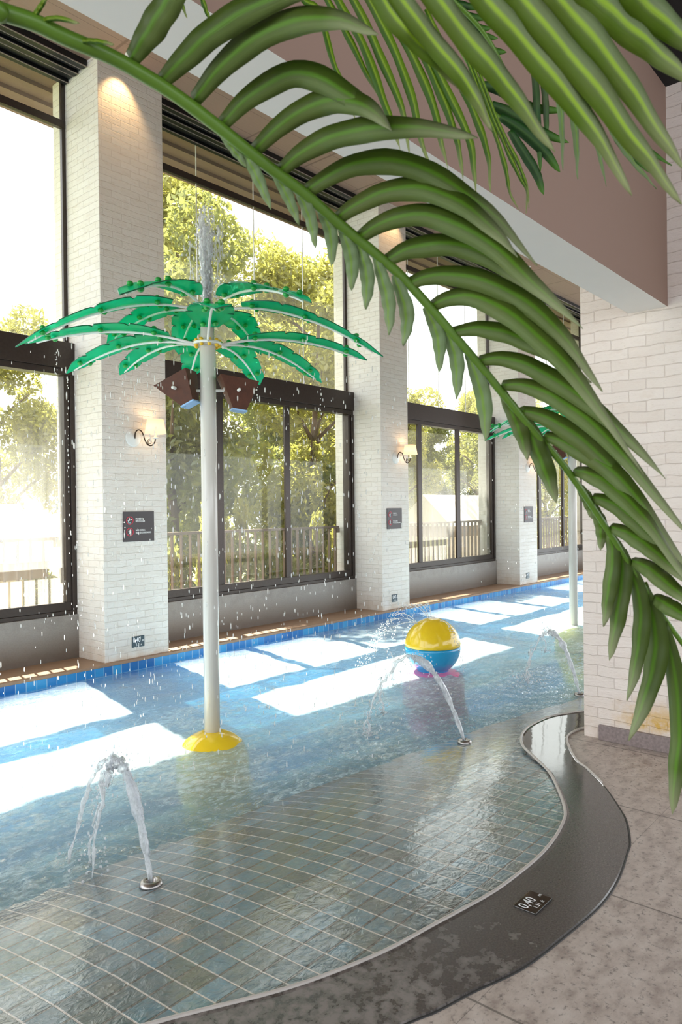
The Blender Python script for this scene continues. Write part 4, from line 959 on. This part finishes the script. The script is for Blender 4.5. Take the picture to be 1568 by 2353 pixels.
# ------------------------------------------------------------------ palm plant in the foreground
PB = Vector((0.10, 1.12, 0.0))
palm = thing('palm_plant', PB, 'broad-leaved indoor palm whose long arching frond crosses the picture', 'palm')
CROWN = PB + Vector((0, 0, 2.35))
mb = MB(); N = 40
mb.tube([PB + Vector((0.02 * math.sin(i * 0.4), 0.02 * math.cos(i * 0.3), 0.28 + (2.02) * i / N)) for i in range(N + 1)], [0.06 + 0.006 * (i % 2) - 0.018 * i / N for i in range(N + 1)], 14)
mb.build('trunk', 'trunk', palm, smooth=True)
mb = MB(); mb.lathe([(0.0, 0.0), (0.17, 0.0), (0.185, 0.02), (0.215, 0.32), (0.225, 0.335), (0.205, 0.335), (0.195, 0.29), (0.0, 0.285)], 36, PB); tag(mb.build('pot', 'pole', palm, smooth=True), 'pale round pot')
def leaflet(parent, pts, depths, wpx, mat, seed, twist=25, fold=0.25, base_w=0.35, tip_pow=1.0, rip=0.06, name='leaflet', N=22, peak=0.45):
    """blade along a 3-D path, folded at the midrib; wpx is its width in photo pixels at the middle depth"""
    rg = random.Random(seed); m = len(pts)
    P3 = [at_depth(u, v, depths[0] + (depths[1] - depths[0]) * (i / (m - 1))) for i, (u, v) in enumerate(pts)]
    C = catmull(P3, N + 1); D = sum(depths) / 2; hw = 0.5 * wpx * D / FPX; tw = R(twist + rg.uniform(-10, 10)); ph = rg.uniform(0, 6)
    vs, uvv = [], []
    for i, p in enumerate(C):
        t_ = (C[min(i + 1, N)] - C[max(i - 1, 0)]).normalized(); vd = (p - CAMP).normalized()
        a = t_.cross(vd).normalized(); b = a.cross(t_).normalized(); q = i / N
        tws = tw * (0.6 + 0.6 * q); ac = a * math.cos(tws) + b * math.sin(tws); nb = t_.cross(ac).normalized()
        if q < peak: wv = base_w + (1 - base_w) * math.sin(q / peak * math.pi / 2)
        else: wv = math.cos((q - peak) / (1 - peak) * math.pi / 2) ** (0.75 * tip_pow)
        wv = max(wv, 0.015) * hw * (1 + rip * math.sin(q * 19 + ph)) / math.cos(tws * 0.8)
        th = 0.0004 + 0.0018 * (1 - q)
        for s in (-1, -0.5, 0, 0.5, 1):
            vs.append(p + ac * wv * s - nb * (abs(s) ** 1.3) * wv * fold * 2 + nb * 0.0012 * math.sin(q * 30 + ph + s)); uvv.append((0.5 + 0.5 * s, q))
    fs, us = [], []
    for i in range(N):
        for k in range(4):
            fc = (i * 5 + k, i * 5 + k + 1, i * 5 + k + 6, i * 5 + k + 5); fs.append(fc); us.append([uvv[j] for j in fc])
    mb = MB(); mb.add(vs, fs, 0, us); o = mb.build(name, mat, parent, smooth=True)
    sol = o.modifiers.new('solid', 'SOLIDIFY'); sol.thickness = 0.0012; sol.offset = 0
    return o
def frond_stem(parent, path, r0, r1, n=70, name='frond'):
    C = catmull(path, n); mb = MB(); mb.tube(C, [r0 + (r1 - r0) * i / (n - 1) for i in range(n)], 10)
    return mb.build(name, 'rachis', parent, smooth=True)
RPX = [(-30, 2), (0, 25), (80, 52), (150, 86), (250, 128), (320, 166), (400, 216), (500, 290), (600, 370), (700, 445), (780, 515), (850, 572), (920, 632), (985, 702), (1040, 766), (1100, 836), (1160, 910), (1220, 982), (1290, 1062), (1350, 1146), (1410, 1238), (1470, 1332), (1530, 1424), (1600, 1520)]
def rdep(u): return float(np.interp(u, [-60, 0, 800, 1600], [0.92, 0.95, 1.18, 1.34]))
main = frond_stem(palm, [CROWN, CROWN.lerp(at_depth(-60, -30, 0.93), 0.5) + Vector((0, 0, 0.12))] + [at_depth(u, v, rdep(u)) for u, v in RPX], 0.0125, 0.0045, 150)
tag(main, 'long frond crossing from upper left to lower right')
UP = [([(300, 135), (345, 60), (395, -20), (450, -95)], 66), ([(368, 190), (420, 135), (482, 76), (570, 20), (690, -25), (800, -20)], 62), ([(446, 230), (490, 172), (550, 112), (630, 62), (714, 40), (790, 46), (870, 80)], 60),
      ([(510, 285), (560, 232), (620, 190), (680, 166), (741, 180), (800, 215), (850, 250), (900, 300)], 58), ([(585, 345), (640, 290), (700, 250), (760, 228), (815, 234), (860, 255), (900, 300)], 56), ([(640, 395), (690, 352), (750, 318), (820, 298), (900, 290), (1000, 296), (1100, 318)], 56),
      ([(705, 438), (760, 400), (820, 374), (890, 366), (977, 386), (1060, 436), (1143, 500), (1235, 610)], 56), ([(775, 500), (820, 468), (880, 440), (945, 428), (1010, 440), (1076, 474), (1140, 530), (1190, 590)], 54),
      ([(822, 548), (865, 518), (915, 498), (985, 492), (1066, 522), (1143, 568), (1198, 622), (1260, 680), (1340, 755)], 54), ([(885, 600), (925, 576), (975, 562), (1054, 560), (1130, 590), (1200, 640), (1270, 700)], 52),
      ([(938, 652), (975, 636), (1030, 630), (1095, 638), (1171, 668), (1225, 702), (1283, 756), (1330, 818), (1385, 900)], 52), ([(992, 702), (1030, 684), (1075, 678), (1130, 694), (1187, 728), (1251, 784), (1315, 850), (1372, 930), (1480, 1090)], 52),
      ([(1040, 762), (1085, 753), (1130, 755), (1185, 770), (1245, 798), (1300, 830), (1360, 880)], 44), ([(1100, 828), (1150, 822), (1200, 832), (1254, 858), (1320, 900), (1375, 942), (1450, 1012), (1530, 1100)], 46),
      ([(1152, 884), (1200, 884), (1250, 898), (1300, 926), (1360, 970), (1420, 1030), (1490, 1115), (1590, 1240)], 46), ([(1200, 944), (1240, 952), (1290, 976), (1350, 1018), (1420, 1090), (1490, 1190), (1580, 1330)], 46),
      ([(1251, 1000), (1290, 1012), (1336, 1036), (1400, 1075), (1450, 1125), (1500, 1190), (1590, 1320)], 44), ([(1319, 1080), (1350, 1086), (1390, 1104), (1445, 1148), (1500, 1212), (1590, 1350)], 44),
      ([(1361, 1142), (1400, 1152), (1440, 1176), (1480, 1212), (1530, 1262), (1600, 1340)], 42), ([(1402, 1210), (1440, 1222), (1480, 1246), (1530, 1288), (1610, 1362)], 42), ([(1450, 1286), (1490, 1304), (1540, 1344), (1620, 1410)], 42), ([(1500, 1368), (1540, 1392), (1620, 1440)], 40)]
for k, (pts, wd) in enumerate(UP):
    d0 = rdep(pts[0][0]); leaflet(main, pts, (d0, d0 - 0.10 - 0.05 * (k % 3)), wd, 'frond', 600 + k, 24, 0.22, 0.55, 1.0, 0.03)
LO = [([(503, 295), (530, 335), (567, 386)], 24), ([(549, 328), (585, 395), (624, 482)], 28), ([(622, 381), (655, 440), (688, 517)], 28), ([(677, 424), (708, 492), (725, 571)], 30), ([(731, 472), (758, 530), (763, 612)], 32), ([(782, 516), (806, 590), (808, 668)], 34),
      ([(820, 548), (842, 630), (841, 711)], 34), ([(862, 590), (888, 680), (895, 770)], 34), ([(906, 632), (932, 715), (927, 795)], 36), ([(978, 706), (1005, 770), (1010, 856)], 34), ([(1019, 742), (1046, 820), (1050, 918)], 36), ([(1075, 808), (1108, 910), (1117, 1014)], 38),
      ([(1153, 898), (1190, 980), (1213, 1058)], 38), ([(1195, 936), (1240, 1050), (1279, 1156)], 46), ([(1331, 1116), (1350, 1150), (1361, 1193)], 28), ([(1365, 1160), (1380, 1210), (1380, 1265)], 30),
      ([(1400, 1224), (1408, 1280), (1396, 1370), (1388, 1440)], 36), ([(1402, 1230), (1430, 1300), (1418, 1410), (1400, 1518)], 42), ([(1430, 1265), (1470, 1376), (1466, 1490), (1442, 1610)], 40), ([(1474, 1340), (1506, 1450), (1494, 1560), (1446, 1702)], 52), ([(1522, 1430), (1550, 1540), (1562, 1680), (1552, 1780), (1545, 1872)], 46)]
for k, (pts, wd) in enumerate(LO):
    d0 = rdep(pts[0][0]); leaflet(main, pts, (d0, d0 + 0.03), wd, 'frond_low' if k < 12 else 'frond', 700 + k, -28, 0.18, 0.45, 0.9, 0.03, N=18, peak=0.5)
for k, pts in enumerate(([(72, 46), (90, 20), (112, -14)], [(80, 52), (130, 42), (182, 54)], [(172, 96), (215, 94), (262, 102)])):
    leaflet(main, pts, (rdep(pts[0][0]), rdep(pts[0][0]) - 0.02), 11, 'frond_thin', 760 + k, 10, 0.2, 0.8, 0.6, 0.0)
# near frond overhead at upper right
top = frond_stem(palm, [CROWN, CROWN + Vector((0.10, 0.0, 0.35)), at_depth(500, -420, 0.80), at_depth(900, -330, 0.74), at_depth(1250, -240, 0.72), at_depth(1600, -90, 0.70), at_depth(1800, 60, 0.69)], 0.012, 0.006, 90)
tag(top, 'near frond overhead with broad hanging leaflets')
TP = [([(700, -300), (800, -150), (900, 25), (960, 94), (1028, 158), (1065, 215)], 44), ([(780, -280), (850, -120), (926, 0), (998, 94), (1070, 183), (1105, 245), (1130, 300)], 46), ([(860, -300), (940, -110), (1011, 0), (1092, 102), (1164, 187), (1224, 273), (1275, 350)], 56), ([(960, -280), (1050, -100), (1122, 0), (1198, 84), (1275, 175), (1343, 262), (1400, 350), (1452, 450)], 60),
      ([(1060, -270), (1140, -90), (1207, 0), (1290, 98), (1375, 200), (1454, 312), (1510, 385), (1566, 470)], 62), ([(1130, -260), (1210, -80), (1290, 0), (1362, 80), (1440, 182), (1510, 290), (1580, 400)], 66), ([(1220, -250), (1300, -90), (1385, 0), (1454, 62), (1530, 128), (1620, 215)], 72), ([(1320, -220), (1400, -90), (1480, 0), (1560, 70), (1660, 150)], 74)]
for k, (pts, wd) in enumerate(TP): leaflet(top, pts, (0.72, 0.80), wd, 'frond_near', 800 + k, 30, 0.22, 0.5, 1.0, 0.03, N=28)
# frond behind it with thin yellow-green leaflets
back = frond_stem(palm, [CROWN, CROWN + Vector((0.25, 0.1, 0.42)), at_depth(420, -230, 1.30), at_depth(700, -150, 1.45), at_depth(950, -60, 1.58), at_depth(1100, 60, 1.66), at_depth(1180, 200, 1.70)], 0.010, 0.004, 80)
tag(back, 'frond behind with thin yellow-green leaflets')
BK = [([(395, -60), (412, -10), (430, 42)], 12), ([(450, -60), (470, 10), (488, 60)], 11), ([(640, -120), (690, -10), (735, 25), (765, 134), (788, 190), (818, 278)], 14), ([(690, -110), (760, 10), (800, 80), (850, 180), (888, 245)], 15), ([(720, -100), (790, 20), (840, 110), (880, 220), (905, 290), (920, 345)], 20), ([(760, -90), (830, 30), (880, 140), (925, 250), (942, 362)], 20),
      ([(800, -80), (860, 20), (910, 120), (950, 230), (968, 320), (990, 384)], 20), ([(840, -60), (900, 40), (960, 150), (1000, 250), (1014, 320), (1030, 388)], 20), ([(880, -40), (940, 60), (1000, 180), (1040, 280), (1058, 350), (1065, 418)], 19), ([(920, -20), (985, 120), (1040, 230), (1080, 320), (1090, 390), (1095, 448)], 18), ([(980, 20), (1050, 170), (1100, 280), (1124, 360), (1127, 442)], 17), ([(1060, 100), (1110, 230), (1150, 340), (1166, 400), (1172, 440), (1192, 482)], 10), ([(1080, 130), (1130, 260), (1160, 330), (1190, 395), (1212, 440), (1209, 490)], 9), ([(1100, 160), (1150, 290), (1190, 370), (1212, 430), (1216, 478)], 8)]
for k, (pts, wd) in enumerate(BK): leaflet(back, pts, (1.50, 1.55), wd, 'frond_thin', 840 + k, 28, 0.25, 0.6, 1.1, 0.06, N=24)
# deeper dark green frond
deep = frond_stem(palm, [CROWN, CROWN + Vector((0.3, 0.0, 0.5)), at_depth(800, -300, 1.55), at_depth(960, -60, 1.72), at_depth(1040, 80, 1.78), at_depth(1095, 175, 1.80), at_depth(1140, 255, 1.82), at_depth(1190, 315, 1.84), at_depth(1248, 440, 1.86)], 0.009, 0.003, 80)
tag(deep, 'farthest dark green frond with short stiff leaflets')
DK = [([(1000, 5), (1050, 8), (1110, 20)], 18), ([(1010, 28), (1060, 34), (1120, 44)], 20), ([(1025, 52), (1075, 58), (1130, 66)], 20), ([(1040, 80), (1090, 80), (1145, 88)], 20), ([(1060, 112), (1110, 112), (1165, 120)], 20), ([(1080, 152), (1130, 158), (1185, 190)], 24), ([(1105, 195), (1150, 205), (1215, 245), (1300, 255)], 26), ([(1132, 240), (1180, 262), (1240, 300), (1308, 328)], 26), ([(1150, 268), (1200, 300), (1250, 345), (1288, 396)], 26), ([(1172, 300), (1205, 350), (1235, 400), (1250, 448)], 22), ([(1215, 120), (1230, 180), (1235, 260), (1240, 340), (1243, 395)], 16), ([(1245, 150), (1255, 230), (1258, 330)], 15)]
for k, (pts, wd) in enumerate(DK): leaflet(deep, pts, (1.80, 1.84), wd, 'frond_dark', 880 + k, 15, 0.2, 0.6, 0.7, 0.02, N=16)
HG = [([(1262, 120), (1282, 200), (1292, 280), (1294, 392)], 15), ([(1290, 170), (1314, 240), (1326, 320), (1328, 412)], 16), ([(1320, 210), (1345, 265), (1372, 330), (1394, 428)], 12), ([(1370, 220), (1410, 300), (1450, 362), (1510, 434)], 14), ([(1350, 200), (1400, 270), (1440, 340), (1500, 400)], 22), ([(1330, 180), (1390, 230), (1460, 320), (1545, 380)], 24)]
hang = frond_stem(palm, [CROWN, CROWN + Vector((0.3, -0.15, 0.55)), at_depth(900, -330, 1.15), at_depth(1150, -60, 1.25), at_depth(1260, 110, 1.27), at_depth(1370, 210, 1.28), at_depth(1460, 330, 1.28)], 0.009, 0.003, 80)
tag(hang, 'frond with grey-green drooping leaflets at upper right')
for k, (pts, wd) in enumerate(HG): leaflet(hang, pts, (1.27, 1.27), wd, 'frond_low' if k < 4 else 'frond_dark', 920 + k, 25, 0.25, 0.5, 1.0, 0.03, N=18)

# ------------------------------------------------------------------ outdoors
mb = MB(); mb.box(-40, 90, 8.25, 80, -1.75, -1.6); tag(mb.build('ground_outside', 'ground'), 'grassy ground outside the windows', 'ground', kind='structure')
def crown_mesh(name, blobs, n, size, seed):
    rg = np.random.default_rng(seed); wts = np.array([b[3] ** 2 for b in blobs]); wts /= wts.sum(); V, F = [], []
    idx = rg.choice(len(blobs), n, p=wts)
    B = np.array(blobs)[idx]; d = rg.normal(size=(n, 3)); d /= np.linalg.norm(d, axis=1, keepdims=True); rad = B[:, 3] * rg.uniform(0.35, 1.0, n) ** 0.5
    C = B[:, :3] + d * rad[:, None]; C[:, 2] -= 0.1 * rg.random(n)
    a = rg.normal(size=(n, 3)); a /= np.linalg.norm(a, axis=1, keepdims=True); a[:, 2] -= 0.35; a /= np.linalg.norm(a, axis=1, keepdims=True)
    b = np.cross(a, rg.normal(size=(n, 3))); b /= np.linalg.norm(b, axis=1, keepdims=True); s = size * rg.uniform(0.6, 1.35, n)[:, None]
    V = np.stack([C - a * s * 0.6, C + b * s * 0.26, C + a * s * 0.75, C - b * s * 0.26], 1).reshape(-1, 3); F = np.arange(n * 4).reshape(-1, 4)
    me = bpy.data.meshes.new(name); me.from_pydata(V.tolist(), [], F.tolist()); me.update(); return me
def blobs(seed, h, r, k):
    rg = random.Random(seed); out = []
    for i in range(k):
        q = rg.uniform(0.10, 1.0); rr = r * (1.0 - 0.55 * abs(q - 0.5)) * math.sqrt(rg.random()); an = rg.uniform(0, 6.28); out.append((rr * math.cos(an), rr * math.sin(an), h * q, r * rg.uniform(0.22, 0.42)))
    return out
CM = [crown_mesh('foliage', blobs(900 + k, 1.0 * h, r, 64), n, 0.12, 910 + k) for k, (h, r, n) in enumerate(((8.5, 1.66, 34000), (8.2, 1.66, 34000), (7.9, 1.6, 24000)))]
for k, mt in enumerate(('tree_a', 'tree_b', 'tree_c')): CM[k].materials.append(M[mt])
def trunk_mesh(seed, h):
    rg = random.Random(seed); mb = MB(); P = [Vector((0.10 * math.sin(i * 0.7 + seed), 0.10 * math.cos(i * 0.5 + seed), h * 0.85 * i / 10)) for i in range(11)]
    mb.tube(P, [0.13 - 0.010 * i for i in range(11)], 8)
    for i in range(9):
        k = rg.randint(3, 9); an = rg.uniform(0, 6.28); e = P[k] + Vector((math.cos(an), math.sin(an), 0.8)) * rg.uniform(0.8, 1.7); mb.tube([P[k], P[k].lerp(e, 0.5) + Vector((0, 0, 0.1)), e], [0.05, 0.035, 0.012], 6)
    return mb
TM = []
for k, h in enumerate((8.5, 8.2, 7.9)):
    o = trunk_mesh(950 + k, h).build('trunk', 'bark', None, smooth=True); TM.append(o.data); bpy.data.objects.remove(o)
# (x, y, kind, scale): a row close behind the railing and two rows farther back
TREES = [(-1.6, 16.2, 0, 0.74), (3.0, 16.0, 1, 0.76), (7.4, 16.5, 0, 0.88), (1.0, 22.0, 1, 0.80), (6.2, 22.4, 0, 0.92), (9.3, 12.8, 1, 1.12), (13.9, 12.8, 0, 1.14), (14.0, 18.9, 0, 1.58), (21.2, 19.0, 1, 1.45), (19.0, 27.2, 0, 1.75), (27.8, 27.5, 1, 2.0), (20.8, 15.0, 0, 0.82), (24.8, 14.2, 1, 0.84), (26.4, 20.6, 0, 1.0), (31.2, 20.8, 1, 1.0), (29.0, 15.6, 0, 0.95), (33.4, 15.6, 2, 0.98), (38.0, 15.7, 1, 1.0), (36.6, 21.0, 0, 1.1)]
WH = ['yellow-green leafy tree', 'darker green leafy tree', 'golden leafy tree']
def BAY(q): return 0 if q < 0.58 else 1 if q < 1.19 else 2 if q < 1.75 else 3
for k, (x, y, kd, sc) in enumerate(TREES):
    bay = BAY(x / y)
    row = 0 if y < 16.9 else 1 if y < 24 else 2
    mates = sorted(a / b for a, b, _, _ in TREES if BAY(a / b) == bay and (0 if b < 16.9 else 1 if b < 24 else 2) == row)
    place = ('' if len(mates) == 1 else ['first', 'second', 'third', 'fourth', 'fifth'][mates.index(x / y)] + ' from the left, ')
    t = thing('tree', (x, y, -1.6), WH[kd] + ', ' + place + ['front row', 'middle row', 'back row'][row] + ' outside the ' + ['left', 'second', 'third', 'far right'][bay] + ' window', 'tree', 'trees outside the windows')
    t.scale = (sc, sc, sc); t.rotation_euler = (0, 0, k * 1.7)
    for nm, me in (('foliage', CM[kd]), ('trunk', TM[kd])):
        o = bpy.data.objects.new(nm, me); COL.objects.link(o); o.parent = t
# low shrubs along the ledge
SM = [crown_mesh('foliage', blobs(970 + k, 1.9, 0.75, 16), 3000, 0.11, 975 + k) for k in range(2)]
SM[0].materials.append(M['tree_a']); SM[1].materials.append(M['tree_b'])
SHR = [(5.5, 'leftmost'), (6.75, 'second from the left'), (8.0, 'middle'), (9.25, 'second from the right'), (10.5, 'rightmost')]
for k, (x, pl) in enumerate(SHR):
    o = bpy.data.objects.new('shrub', SM[k % 2]); COL.objects.link(o); o.location = (x, 9.35 + 0.1 * (k % 2), -1.6); o.scale = (0.62, 0.62, 1.45 + 0.12 * (k % 3)); o.rotation_euler = (0, 0, k * 1.3)
    tag(o, pl + ' of the five leafy shrubs behind the second bay railing', 'shrub', 'shrubs behind the second railing')
# white outbuildings
def outbuilding(x0, x1, y0, y1, zt, band, label):
    t = thing('outbuilding', ((x0 + x1) / 2, (y0 + y1) / 2, -1.6), label, 'building')
    mb = MB(); mb.box(x0, x1, y0, y1, -1.6, zt); mb.build('wall', 'house_white', t)
    mb = MB(); mb.box(x0 - 0.25, x1 + 0.25, y0 - 0.3, y1 + 0.3, zt, zt + band); mb.build('fascia', 'fascia', t)
    mb = MB(); ym = (y0 + y1) / 2
    mb.prism([(x0 - 0.3, y0 - 0.35, zt + band), (x0 - 0.3, y1 + 0.35, zt + band), (x0 - 0.3, ym, zt + band + 0.9)], (x1 - x0 + 0.6, 0, 0)); mb.build('roof', 'house_roof', t)
outbuilding(1.2, 5.4, 11.2, 12.6, 0.62, 0.26, 'low white outbuilding with brown fascia seen through the left window bay')
outbuilding(17.6, 22.0, 11.2, 12.4, 0.80, 0.30, 'low white outbuilding with brown fascia seen through the third window bay')
